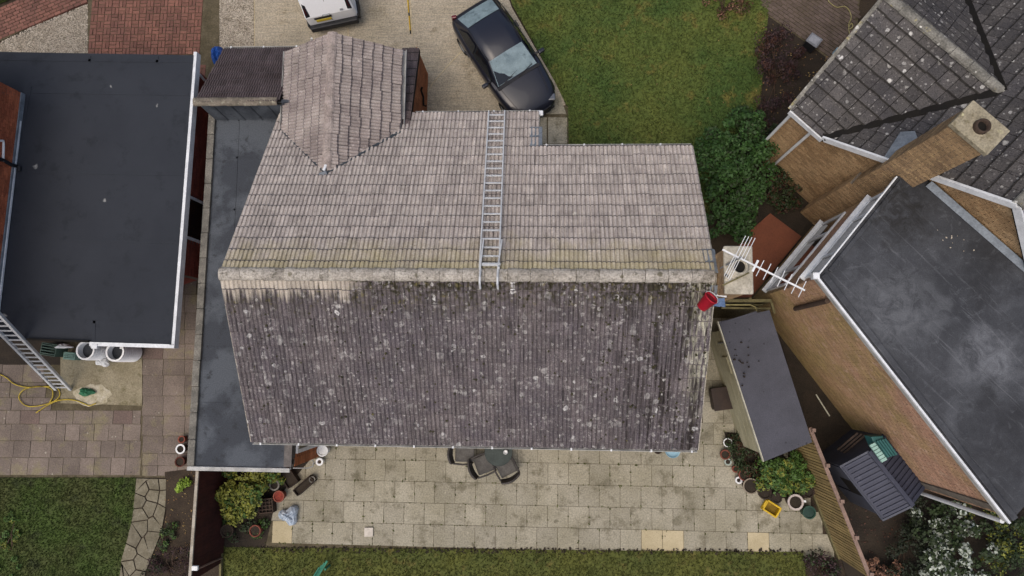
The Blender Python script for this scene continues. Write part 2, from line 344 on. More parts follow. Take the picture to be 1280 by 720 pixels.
M_ALU_D = mat('aluminium_dull', '8d9193', '7b7f81', 5, isl=0, fv=.15, rough=.5, metal=.3, bump=.05)
M_FEN_R = mat('fence_red_brown', '45231d', '3a1e1a', 3, isl=.1, fv=.25, bump=.3)
M_FEN = mat('fence_timber', '8f7c52', '7e6c48', 2, c3='6f6640', sc3=4, t3=.56, isl=.16, fv=.3, bump=.4)
M_FEN_P = mat('fence_rail_pinkish', '8a7468', '77645a', 4, isl=0, fv=.2, bump=.3)
M_TIMB = mat('old_timber_green', '6b6444', '59543a', 3, isl=.1, fv=.3, bump=.4)
M_TIMB_D = mat('dark_timber', '2b221c', '3a2f27', 3, isl=.15, fv=.35, bump=.5)
M_CREAM = mat('cream_render', 'aaa68c', '9a967c', 1.5, c3='7f7d62', sc3=3, t3=.6, isl=0, fv=.15, bump=.2)
M_SHEDG = mat('shed_plastic_grey', '4a4d58', '40434d', 2, isl=0, fv=.15, rough=.55, bump=.1)
M_SHEDR = mat('shed_roof_plastic', '3c3f4d', '353846', 2, c3='4b4e5a', sc3=5, t3=.6, isl=.04, fv=.15, rough=.55, bump=.1)
M_FELT_S = mat('felt_shed', '4b4c54', '44454c', 1.5, c3='303136', sc3=3.5, t3=.62, sp=[('1e1e20', 6, .13, .4)], isl=0, fv=.2, fine=50, bump=.3)
M_NAVY = mat('car_paint_navy', '1a1c26', isl=0, fv=.04, rough=.3, bump=0, spec=.4, coat=.3)
M_CGLASS = mat('car_glass', '12171c', isl=0, fv=0, rough=.06, bump=0, spec=.6)
M_SCREEN = mat('screen_frost_cover', '6d7f85', '83959a', 3, c3='596a70', sc3=4, t3=.55, isl=0, fv=.1, rough=.4, bump=.3, bscale=8, coat=.6)
M_TYRE = mat('tyre', '191919', isl=0, fv=.2)
M_BLACKP = mat('black_plastic', '1c1d20', '232428', 5, isl=0, fv=.15, rough=.55, bump=.1)
M_VAN = mat('van_paint_white', 'eef1f4', isl=0, fv=.03, rough=.35, bump=0, spec=.5, coat=.4)
M_PLATE = mat('plate_yellow', 'c9b23a', isl=0, fv=.05, rough=.5, bump=0)
M_LAMP_R = mat('lamp_red', '5a1d24', isl=0, fv=.1, rough=.2, bump=0, coat=.5)
M_LAMP_C = mat('lamp_clear', 'a9adb3', isl=0, fv=.1, rough=.15, bump=0, coat=.6)
M_WICK = mat('wicker_grey', '4b4744', '3d3a38', 5, isl=.2, fv=.35, bump=.6, bscale=60)
M_TABLEG = mat('table_glass_green', '363f3c', '2b3432', 5, isl=0, fv=.2, rough=.5, bump=.1, spec=.2)
M_BAG = mat('plastic_bag', 'b7c2cd', '97a6b6', 6, c3='d5dce2', sc3=9, t3=.55, isl=.1, fv=.2, rough=.35, bump=.6, bscale=15)
M_MOSS = mat('moss', '4d5224', '3f4520', 6, isl=.3, fv=.4, bump=.8)
M_LEAD_D = mat('lead_dark', '41484d', '353b40', 4, isl=.05, fv=.25, rough=.6, bump=.2)
def leafm(name, a, b, c=None, v=.4, rough=.6):
    return mat(name, a, b, 3, c3=c, sc3=6, t3=.58, isl=v, fv=.15, bump=0, rough=rough)
M_LF_LAUREL = leafm('leaf_laurel', '2a441c', '355226', '4a6832')
M_LF_YEL = leafm('leaf_yellow_green', '74762f', '62682a', '8f9048')
M_LF_GRN = leafm('leaf_mid_green', '46602a', '3a5424', '6a7c38')
M_LF_DARK = leafm('leaf_dark', '26331a', '2e3b20', '3e4a2a')
M_LF_BRN = leafm('leaf_brown', '4a2e22', '3a271e', '6a4632')
M_LF_PURP = leafm('leaf_purple', '3d2a2a', '33252a', '553c38')
M_LF_PALE = leafm('leaf_silver', 'a4aba1', '929a8e', 'bfc4bc', v=.25)
M_LF_PINK = leafm('leaf_dry_pink', '8d6a55', '7a5a48', 'a58670', v=.3)
M_TWIG = mat('twig', '3d3026', '4b3c30', 6, isl=.2, fv=.3)
M_LITTER = leafm('leaf_litter', '8a7648', '6a4a30', 'b0a070', v=.4)

# ------------------------------------------------------------------ ground
def sheet(name, pts, z, m, label, cat='ground', th=.05, kind='structure', parent=None):
    b = MB(); b.prism([(p[0], p[1]) for p in pts], z-th, z); o = b.build(name, m, parent); return tag(o, label, cat, None, kind)
b = MB(); b.add([(-60, -60, -.03), (60, -60, -.03), (60, 60, -.03), (-60, 60, -.03)], [(0, 1, 2, 3)])
tag(b.build('ground', M_SOIL), 'bare dark soil ground under and around the houses', 'ground', None, 'structure')

def grass(name, pts, n, m, label, hgt=(.025, .06)):
    c = scatter(pts, n); k = 3; V = np.zeros((n*k*3, 3)); base = np.repeat(c, k, 0)
    ang = rng.uniform(0, 2*math.pi, n*k); ln = rng.uniform(hgt[0], hgt[1], n*k); lean = rng.uniform(.2, 1.0, n*k); wd = rng.uniform(.006, .012, n*k)
    dx, dy = np.cos(ang), np.sin(ang); off = rng.normal(0, .012, (n*k, 2)); bx = base[:, 0]+off[:, 0]; by = base[:, 1]+off[:, 1]
    V[0::3] = np.c_[bx-dy*wd, by+dx*wd, np.full(n*k, .0)]; V[1::3] = np.c_[bx+dy*wd, by-dx*wd, np.full(n*k, .0)]
    V[2::3] = np.c_[bx+dx*ln*lean, by+dy*ln*lean, ln]
    V[:, 2] += .012
    return tag(fastmesh(name, V, np.arange(n*k*3).reshape(-1, 3), m), label, 'grass', None, 'stuff')
def litter(label, pts, n, m, size=(.015, .04), z=.03):
    c = scatter(pts, n); s = rng.uniform(size[0], size[1], n); a = rng.uniform(0, 6.28, n); V = np.zeros((n*4, 3))
    for k, (u, v) in enumerate(((1, 0), (0, .6), (-1, 0), (0, -.6))):
        V[k::4] = np.c_[c[:, 0]+s*(u*np.cos(a)-v*np.sin(a)), c[:, 1]+s*(u*np.sin(a)+v*np.cos(a)), z+rng.uniform(0, .025, n)]
    return tag(fastmesh('fallen_leaves', V, np.arange(n*4).reshape(-1, 4), m), label, 'fallen leaves', None, 'stuff')
def gravel(name, pts, n, label):
    c = scatter(pts, n); s = rng.uniform(.012, .028, n); V = np.zeros((n*6, 3)); a = rng.uniform(0, 6.28, n)
    for k, (u, v, h) in enumerate(((1, 0, 0), (0, .8, 0), (-1, 0, 0), (0, -.8, 0), (.1, .1, .7), (0, 0, -.7))):
        V[k::6] = np.c_[c[:, 0]+s*(u*np.cos(a)-v*np.sin(a)), c[:, 1]+s*(u*np.sin(a)+v*np.cos(a)), .01+s*h+rng.uniform(0, .01, n)]
    f = np.array([(0, 1, 4), (1, 2, 4), (2, 3, 4), (3, 0, 4)]); F = (np.arange(n)[:, None, None]*6+f[None]).reshape(-1, 3)
    return tag(fastmesh(name, V, F, M_GRAVEL), label, 'gravel', None, 'stuff')

lawnN = poly([(630, -30), (965, -30), (958, 40), (950, 130), (900, 200), (880, 300), (700, 300), (708, 132), (690, 95), (640, 5)])
sheet('front_lawn', lawnN, .012, M_GRASS_N, 'large dull green front lawn with yellowish patches right of the navy car', 'lawn')
grass('grass', lawnN, 26000, M_GRASS_N, 'short olive green grass of the front lawn beside the navy car')
lawnS = poly([(278, 684), (1004, 690), (1012, 760), (278, 760)])
sheet('back_lawn', lawnS, .012, M_GRASS_S, 'strip of olive lawn along the bottom edge below the buff patio', 'lawn')
grass('grass', poly([(276, 683), (1006, 689), (1012, 760), (276, 760)]), 14000, M_GRASS_S, 'short olive grass edging the bottom of the buff patio')
lawnL = poly([(-40, 597), (170, 597), (168, 640), (155, 690), (146, 740), (-40, 740)])
sheet('side_lawn', lawnL, .012, M_GRASS_L, 'dark green lawn in the bottom left corner below the weathered paving', 'lawn')
grass('grass', lawnL, 11000, M_GRASS_L, 'dark mossy grass of the bottom left lawn')

drive = poly([(318, -40), (622, -40), (640, 10), (704, 120), (709, 140), (712, 200), (318, 200)])
sheet('concrete_driveway', drive, .01, M_CONC, 'beige tamped concrete driveway where the white van and navy car stand', 'driveway')
b = MB()
for q in ([(533, 118), (541, 104), (558, 84), (577, 64)], [(318, 62), (318, -30)], [(512, -20), (515, 45)], [(435, 35), (436, 62)]):
    pts = [P(*p, .013) for p in q]
    for i in range(len(pts)-1): b.bar(pts[i], pts[i+1], .03, .012)
tag(b.build('driveway_joint', mat('joint_pale', 'b5a88c', '9c8f73', 4, isl=0, fv=.3)), 'pale filled expansion joints crossing the beige driveway', 'joint', None, 'structure')

# clay paver driveway, basket weave; bricks singly
def brick_mesh(L, W, H):
    b = MB(); e = .006
    b.add([(-L/2, -W/2, 0), (L/2, -W/2, 0), (L/2, W/2, 0), (-L/2, W/2, 0), (-L/2+e, -W/2+e, H), (L/2-e, -W/2+e, H), (L/2-e, W/2-e, H), (-L/2+e, W/2-e, H)],
          [(4, 5, 6, 7), (0, 1, 5, 4), (1, 2, 6, 5), (2, 3, 7, 6), (3, 0, 4, 7)]); return b
def lay(parent, name, me, x, y, z, ang, tilt=.012, dz=.004):
    M = Matrix.Translation((x, y, z+random.uniform(-dz, dz))) @ Euler((random.gauss(0, tilt), random.gauss(0, tilt), ang)).to_matrix().to_4x4()
    return link_mesh(name, me, parent, M)
bdp = poly([(110, -8), (274, -8), (274, 110), (244, 110), (244, 72), (110, 72)])
bd = thing('brick_driveway', 'red clay brick driveway laid in basket weave, above the charcoal flat roof', 'driveway', P(190, 30, 0), None, 'structure')
MB().prism([(p.x, p.y) for p in bdp], -.04, .012).build('bedding', M_JOINT, bd)
bm_ = brick_mesh(.218, .105, .06).mesh('brick', M_PAVER); cs = .228
o0 = P(110, 70, 0); k = 0
for i in range(18):
    for j in range(-4 if i > 12 else 0, 10):
        cx, cy = o0.x+cs*(i+.5), o0.y+cs*(j+.5)
        for s in (-1, 1):
            hz = (i+j) % 2 == 0
            x_, y_ = (cx, cy+s*.057) if hz else (cx+s*.057, cy)
            if inpoly(bdp, [x_], [y_])[0] and k < 300: lay(bd, 'brick', bm_, x_, y_, -.03, 0 if hz else math.pi/2, .02); k += 1
bpp = poly([(-12, 58), (-12, 18), (28, -3), (112, -3), (104, 4), (40, 32)])
bp = thing('brick_path', 'slanting red brick path in the top left corner beside the gravel', 'path', P(40, 20, 0), None, 'structure')
MB().prism([(p.x, p.y) for p in bpp], -.04, .012).build('bedding', M_JOINT, bp)
A0, A1 = P(0, 50, 0), P(110, 3, 0); u = (A1-A0).normalized(); v = Vector((-u.y, u.x, 0)); ang = math.atan2(u.y, u.x)
for j in range(-2, 12):
    for i in range(-4, 16):
        q = A0+u*(.228*(i+.5*(j % 2)))+v*(.115*(j+.5))
        if inpoly(bpp, [q.x], [q.y])[0]: lay(bp, 'brick', bm_, q.x, q.y, -.03, ang, .02)
gravel('gravel_bed', poly([(2, 52), (40, 34), (110, 5), (110, 68), (-5, 68)]), 5200, 'triangle of pale gravel between the red brick path and the charcoal roof')
gravel('gravel_bed', poly([(275, -8), (317, -8), (317, 64), (275, 64)]), 3600, 'strip of pale gravel between the brick driveway and the concrete drive')
for q, lb in (([(0, 56), (110, 5), (110, 70), (-5, 70)], 'sandy bed under the triangular gravel patch'), ([(274, -8), (318, -8), (318, 66), (274, 66)], 'sandy bed under the gravel strip')):
    sheet('gravel_base', poly(q), .004, mat('gravel_base', '7d7566', '6b6355', 4, isl=0, fv=.3), lb)
grass('grass', poly([(-12, 10), (-12, -5), (24, -5)]), 500, M_GRASS_L, 'tuft of green grass in the extreme top left corner')

# block paving top right
pg = poly([(950, -5), (1075, -5), (1072, 30), (1046, 82), (1010, 55), (960, 20)])
bpg = thing('block_paving', 'grey brown block paving with a hose on it, beside the slate grey roof', 'paving', P(1010, 30, 0), None, 'structure')
MB().prism([(p.x, p.y) for p in pg], -.04, .01).build('bedding', M_JOINT, bpg)
bm2 = brick_mesh(.2, .1, .06).mesh('paving_block', M_PAVER_G)
ang = math.radians(-38); u = Vector((math.cos(ang), math.sin(ang), 0)); v = Vector((-u.y, u.x, 0)); o0 = P(1010, 35, 0); k = 0
for j in range(-18, 19):
    for i in range(-10, 11):
        q = o0+u*(.208*(i+.5*(j % 2)))+v*(.107*j)
        if inpoly(pg, [q.x], [q.y])[0] and k < 300: lay(bpg, 'paving_block', bm2, q.x, q.y, -.032, ang, .012); k += 1

# front path slabs by the car nose
fp = thing('front_path', 'short concrete slab path between the navy car nose and the lawn', 'path', P(692, 160, 0), None, 'structure')
MB().prism([(p.x, p.y) for p in poly([(672, 132), (710, 132), (712, 215), (672, 215)])], -.03, .016).build('bedding', M_JOINT, fp)
for (a, b_, c_, d_) in ((676, 120, 708, 143), (685, 147, 709, 180), (660, 147, 683.5, 180)):
    q = poly([(a, b_), (c_, b_), (c_, d_), (a, d_)]) if b_ > 130 else poly([(696, 123), (700, 121), (708, 143), (676, 143)])
    MB().prism([(p.x, p.y) for p in q], -.02, .03).build('paving_slab', M_PAVE, fp, bevel=.008)

# back patio of square slabs
pt = thing('patio', 'buff square slab patio along the back of the tiled house', 'patio', P(640, 620, 0), None, 'structure')
patp = poly([(322, 545), (870, 545), (874, 360), (925, 360), (905, 470), (960, 560), (1012, 600), (1034, 688), (322, 686)])
MB().prism([(p.x, p.y) for p in poly([(300, 500), (875, 500), (872, 350), (960, 350), (960, 545), (1032, 690), (300, 687)])], -.06, -.008).build('bedding', M_JOINT, pt)
px_ = P(640+1178/4, 673, 0).x-P(640+20/4, 673, 0).x; px_ /= 11
x0 = P(645, 673, 0).x; ys = [P(700, y, 0).y for y in (688, 659.6, 632.6, 605.6, 579)]
while len(ys) < 12: ys.append(ys[-1]+.6)
bb = MB(); bb.box((0, 0, -.02), px_-.012, .6-.010, .05); slabme = bb.mesh('paving_slab', M_PAVE); slabnew = bb.mesh('paving_slab', M_PAVE_N)
newpx = [(341, 671), (816, 673), (842, 673), (947, 673)]
for j in range(11):
    off = (0, .51, 0, .52, .02)[j % 5] if j < 5 else .5*(j % 2)
    for i in range(-14, 17):
        cx = x0+px_*(i+.5+off-1); cy = (ys[j]+ys[j+1])/2
        if j == 0 and cx < P(328, 673).x: continue
        if not inpoly(patp, [cx], [cy])[0]: continue
        if -2.3 < -cy < -2.0 and cx < 3.4: continue
        if cy > -2.2 and cx < 3.6: continue
        nw = j == 0 and any(abs(cx-P(a, b_).x) < .3 for a, b_ in newpx)
        M = Matrix.Translation((cx, cy, random.uniform(-.003, .003)-.004)) @ Euler((random.gauss(0, .004), random.gauss(0, .004), random.gauss(0, .004))).to_matrix().to_4x4() @ Matrix.Diagonal((1, (ys[j+1]-ys[j]-.011)/.59 if j < 4 else 1, 1, 1))
        s_ = link_mesh('paving_slab', slabnew if nw else slabme, pt, M)
        if nw: s_['label'] = 'newer pale yellow paving slab'
# moss and weeds along patio edge
# moss and tiny weeds along slab joints
jm = MB()
for k in range(520):
    j = random.randrange(6); yy = ys[j]+random.gauss(0, .008); xx = random.uniform(P(330, 670, 0).x, P(1010, 670, 0).x)
    if random.random() < .5:
        yy = random.uniform(ys[j], ys[j+1]); off = (0, .51, 0, .52, .02, 0)[j]; xx = x0+px_*(round((xx-x0)/px_-off)+off)+random.gauss(0, .006)
    if not inpoly(patp, [xx], [yy])[0]: continue
    s1 = random.uniform(.012, .035); jm.box((xx, yy, .012), s1*random.uniform(1, 2.2), s1*.7, .022, Euler((0, 0, random.choice((0, 1.57))+random.gauss(0, .3))).to_matrix())
o = jm.build('joint_moss', M_MOSS, pt); o['kind'] = 'stuff'
e = scatter(poly([(325, 683), (1020, 687), (1020, 693), (325, 690)]), 420); V = []; F = []
b = MB()
for q in e: b.box((q[0], q[1], .012), random.uniform(.02, .08), random.uniform(.015, .05), .03, Euler((0, 0, random.uniform(0, 3))).to_matrix())
tag(b.build('edge_moss', M_SOIL_D), 'dark soil and moss along the bottom edge of the buff patio', 'moss', None, 'stuff')

# left patio of mixed slabs
lp = thing('side_patio', 'weathered mixed size slab paving behind the charcoal flat roof house', 'patio', P(120, 540, 0), None, 'structure')
MB().prism([(p.x, p.y) for p in poly([(-30, 430), (262, 330), (262, 597), (-30, 597)])], -.06, -.006).build('bedding', M_JOINT, lp)
def slabrect(x0, y0, x1, y1):
    q = poly([(x0, y0), (x1, y0), (x1, y1), (x0, y1)]); cx = sum(p.x for p in q)/4; cy = sum(p.y for p in q)/4
    key = (round(abs(q[1].x-q[0].x), 2), round(abs(q[0].y-q[3].y), 2)); m = M_PAVE_LR if random.random() < .13 else M_PAVE_L
    me = MB().box((0, 0, -.02), key[0]-.014, key[1]-.014, .05).mesh('paving_slab', m)
    lay(lp, 'paving_slab', me, cx, cy, 0, random.gauss(0, .004), .005, .004)
for j, (y0, y1) in enumerate(((455, 478), (478, 497), (497, 513), (513, 530), (530, 551), (551, 572), (572, 594))):
    x_ = -8 - random.uniform(0, 12); lim = 176
    while x_ < lim-6:
        wd = random.choice((18, 21, 24, 26)); x1 = min(x_+wd, lim)
        if lim-x1 < 10: x1 = lim
        if not (y1 < 514 and x1 > 74): slabrect(x_, y0, x1, y1)
        x_ = x1
for xs, ys_ in (((178, 204, 231, 246), (345, 368, 391, 412, 430, 449, 469, 495, 520, 545, 567)), ((178, 197, 222, 246), (567, 582, 595))):
    for a, b_ in zip(xs, xs[1:]):
        for c_, d_ in zip(ys_, ys_[1:]):
            if d_ < 431 and a < 204: continue
            slabrect(a, c_, b_, d_)
cq = poly([(76, 436), (178, 432), (178, 507), (76, 504)]); cq2 = poly([(-20, 420), (80, 424), (76, 456), (-20, 456)])
sheet('concrete_pad', cq, .016, mat('pad_concrete', '8e8670', '7d755f', 1.5, c3='6c654c', sc3=2.5, t3=.52, sp=[('c0b8a0', 4, .2, .1)], isl=0, fv=.28, bump=.5), 'greenish worn concrete pad in front of the white barrels', 'paving')
sheet('earth_patch', cq2, .006, M_SOIL_D, 'dark damp ground between the ladder and green crates')
c = P(116, 493); b = MB()
pts = [(c.x+random.uniform(.75, 1.05)*.62*math.cos(a*.35), c.y+random.uniform(.75, 1.05)*.36*math.sin(a*.35)) for a in range(18)]
b.prism(pts, .012, .022); tag(b.build('spilt_sand', mat('spilt_sand', 'b3ac99', 'a0987f', 4, c3='857c62', sc3=8, t3=.55, isl=0, fv=.25)), 'pale spilt sand on the concrete pad around the green object', 'sand', None, 'stuff')

# crazy paving path
cp = poly([(171, 598), (208, 598), (207, 640), (201, 668), (190, 695), (178, 725), (148, 725), (152, 700), (164, 660), (168, 630)])
cz = thing('crazy_paving_path', 'crazy paving path of irregular stones beside the bottom left lawn', 'path', P(185, 660, 0), None, 'structure')
MB().prism([(p.x, p.y) for p in cp], -.05, -.004).build('bedding', M_SOIL, cz)
def clip(pl, n, d):
    out = []
    for i in range(len(pl)):
        a, b_ = pl[i], pl[(i+1) % len(pl)]; da = a[0]*n[0]+a[1]*n[1]-d; db = b_[0]*n[0]+b_[1]*n[1]-d
        if da <= 0: out.append(a)
        if da*db < 0: t = da/(da-db); out.append((a[0]+(b_[0]-a[0])*t, a[1]+(b_[1]-a[1])*t))
    return out
seeds = scatter(cp, 300); pick = []
for s in seeds:
    if all(math.hypot(s[0]-q[0], s[1]-q[1]) > .30 for q in pick): pick.append(s)
for s in pick:
    cell = [(s[0]-.6, s[1]-.6), (s[0]+.6, s[1]-.6), (s[0]+.6, s[1]+.6), (s[0]-.6, s[1]+.6)]
    for q in pick:
        if q is s: continue
        n = (q[0]-s[0], q[1]-s[1]); L = math.hypot(*n); cell = clip(cell, (n[0]/L, n[1]/L), (n[0]*(q[0]+s[0])+n[1]*(q[1]+s[1]))/(2*L)-random.uniform(.012, .022))
    # keep within the path
    cc = [p for p in cell]
    if len(cell) < 3: continue
    xl = lambda y: np.interp(-y, [-cp[0].y, -cp[9].y, -cp[8].y, -cp[7].y, -cp[6].y], [cp[0].x, cp[9].x, cp[8].x, cp[7].x, cp[6].x])
    xr = lambda y: np.interp(-y, [-cp[i].y for i in (1, 2, 3, 4, 5)], [cp[i].x for i in (1, 2, 3, 4, 5)])
    cc = [(min(max(p[0], xl(p[1])), xr(p[1])), min(p[1], cp[0].y)) for p in cell]
    MB().prism(cc, -.03, .02+random.uniform(-.004, .006)).build('paving_stone', M_CRAZY, cz)
bed = poly([(206, 590), (245, 585), (243, 740), (178, 740), (192, 695), (203, 668), (208, 640)])
sheet('soil_bed', bed, .008, M_SOIL, 'strip of bare brown soil bed between the crazy paving and the red brown fence')
sheet('soil_bed', poly([(255, 585), (400, 560), (345, 625), (330, 690), (255, 690)]), .002, M_SOIL_D, 'dark soil bed beside the patio with the yellow green shrub')
sheet('soil_bed', poly([(905, 540), (960, 545), (1020, 620), (990, 626), (958, 616), (924, 598)]), .03, M_SOIL_D, 'dark soil corner bed in front of the grey felt shed', th=.08)
sheet('soil_bed', poly([(960, -20), (940, 20), (950, 130), (905, 190), (930, 300), (1000, 330), (1060, 250), (1000, 150), (1052, 80), (1000, 40)]), .004, M_SOIL_D, 'dark leafy soil bed between front lawn and slate roofed house')
sheet('dark_yard', poly([(962, 375), (1160, 620), (1300, 640), (1300, 780), (1075, 780), (1010, 550)]), .006, M_SOIL_D, 'dark damp side yard between the fence and the brick house')
sheet('red_concrete_slab', poly([(962, 267), (1001, 296), (938, 372), (905, 372), (925, 300)]), .05, M_REDC, 'smooth reddish brown concrete ground beside the chimney and white windows', 'paving', th=.1)
litter('scattered pale fallen leaves on the dark bed beside the front lawn', poly([(940, 10), (1050, 80), (990, 150), (930, 250), (945, 120)]), 160, M_LITTER)
litter('a few pale fallen leaves dotted over the front lawn', poly([(660, 0), (940, 0), (940, 130), (870, 180), (720, 180)]), 50, M_LITTER, (.01, .025), .05)
litter('crumbs and leaves dotted over the buff patio', poly([(330, 562), (880, 562), (1000, 680), (330, 684)]), 90, mat('crumb', '453d2c', '6a6048', 6), (.008, .022), .028)
litter('leaf crumbs dotted on the bottom left soil bed', bed, 160, M_LITTER, (.01, .03), .02)
litter('brown leaf litter on the dark yard by the fence', poly([(1030, 560), (1130, 640), (1120, 720), (1080, 720)]), 120, M_LF_BRN, (.015, .04), .02)
# ------------------------------------------------------------------ building helpers
def brick_field(b, O, U, V, N, W, Hh, test=None, bl=.225, bh=.075, proud=.006, deep=.02):
    """real bricks laid on a plane, all into one mesh"""
    O, U, V, N = Vector(O), Vector(U).normalized(), Vector(V).normalized(), Vector(N).normalized(); g = .005
    for j in range(int(Hh/bh)+1):
        for i in range(-1, int(W/bl)+1):
            u0 = (i+.5*(j % 2))*bl+g; u1 = u0+bl-2*g; v0 = j*bh+g; v1 = v0+bh-2*g
            u0, u1, v1 = max(u0, 0), min(u1, W), min(v1, Hh)
            if u1-u0 < .03 or v1-v0 < .015: continue
            if test and not test((u0+u1)/2, (v0+v1)/2): continue
            p = proud+random.uniform(-.003, .003); vs = []
            for n_ in (-deep, p):
                for uu, vv in ((u0, v0), (u1, v0), (u1, v1), (u0, v1)): vs.append(O+U*uu+V*vv+N*n_)
            b.add(vs, [(4, 5, 6, 7), (0, 1, 5, 4), (1, 2, 6, 5), (2, 3, 7, 6), (3, 0, 4, 7)])
    return b
def brick_wall(parent, A, B, z0, ztop, m, thick=.25, inward=None, holes=(), name='wall'):
    """upright wall on plan line A-B, outer face on the line; ztop: number or list of (s, z)"""
    A, B = Vector((A[0], A[1], 0)), Vector((B[0], B[1], 0)); U = (B-A).normalized(); L = (B-A).length; N = Vector((U.y, -U.x, 0))
    if inward is not None and N.dot(Vector((inward[0], inward[1], 0))-A) > 0: N = -N
    prof = ztop if isinstance(ztop, (list, tuple)) else [(0, ztop), (L, ztop)]
    face = [(0, z0)]+[(L, z0)]+[(s, z) for s, z in prof[::-1]]
    pts = [A+U*s+Vector((0, 0, z))-N*.02 for s, z in face]
    wall = MB().slab(pts, N, thick).build(name, M_MORTAR, parent)
    f = lambda s: np.interp(s, [p[0] for p in prof], [p[1] for p in prof])
    def test(u, v):
        if z0+v > f(u): return False
        return not any(h[0] < u < h[1] and h[2] < z0+v < h[3] for h in holes)
    b = brick_field(MB(), A+Vector((0, 0, z0)), U, (0, 0, 1), N, L, max(p[1] for p in prof)-z0, test)
    o = b.build('bricks', m, wall); o['kind'] = 'stuff'
    return wall, U, N
RIB = []
for k in range(3): RIB += [(k/3, 0), (k/3+.085, 1), (k/3+.255, .92)]
RIB += [(1.0, 0)]
M_TAIL_R = mat('tile_tail_moss_gap_shade', '24221f', '302d29', 9, isl=.2, fv=.3, bump=.4)  # mossy tail of flat tiles, darkened to paint the shadow gaps between courses
M_TAIL = mat('tile_tail_dark', '4e474a', '5d5655', 9, isl=.2, fv=.3, bump=.4)  # darker band along the lower edge of each ribbed tile
def tile_mesh(w, g, ribs, rib_h=.036, th=.038):
    b = MB(); pr = RIB if ribs else [(0.02, 0), (.5, .25), (.98, 0)]
    tl = .026 if ribs else .034
    if not ribs: th = .05
    n = len(pr); vs = []; rh = rib_h if ribs else .008
    for v, dn in ((-.05, .002), (g-tl, th*.93), (g, th-.006)): vs += [(u*w, v, dn+h*rh) for u, h in pr]
    vs += [(u*w, g-.004, th-.03+h*rh) for u, h in pr]
    fs = []
    for r in range(3):
        for i in range(n-1): fs.append((r*n+i, r*n+i+1, (r+1)*n+i+1, (r+1)*n+i))
    b.nlast = 2*(n-1)
    if not ribs: b.sides = 2; fs += [(0, n, 2*n, 3*n), (n-1, 4*n-1, 3*n-1, 2*n-1)]
    return b.add(vs, fs)
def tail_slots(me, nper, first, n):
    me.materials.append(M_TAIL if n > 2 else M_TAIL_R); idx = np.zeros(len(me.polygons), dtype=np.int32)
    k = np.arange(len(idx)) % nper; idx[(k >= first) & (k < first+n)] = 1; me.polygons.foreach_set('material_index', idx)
BUDGET = {}
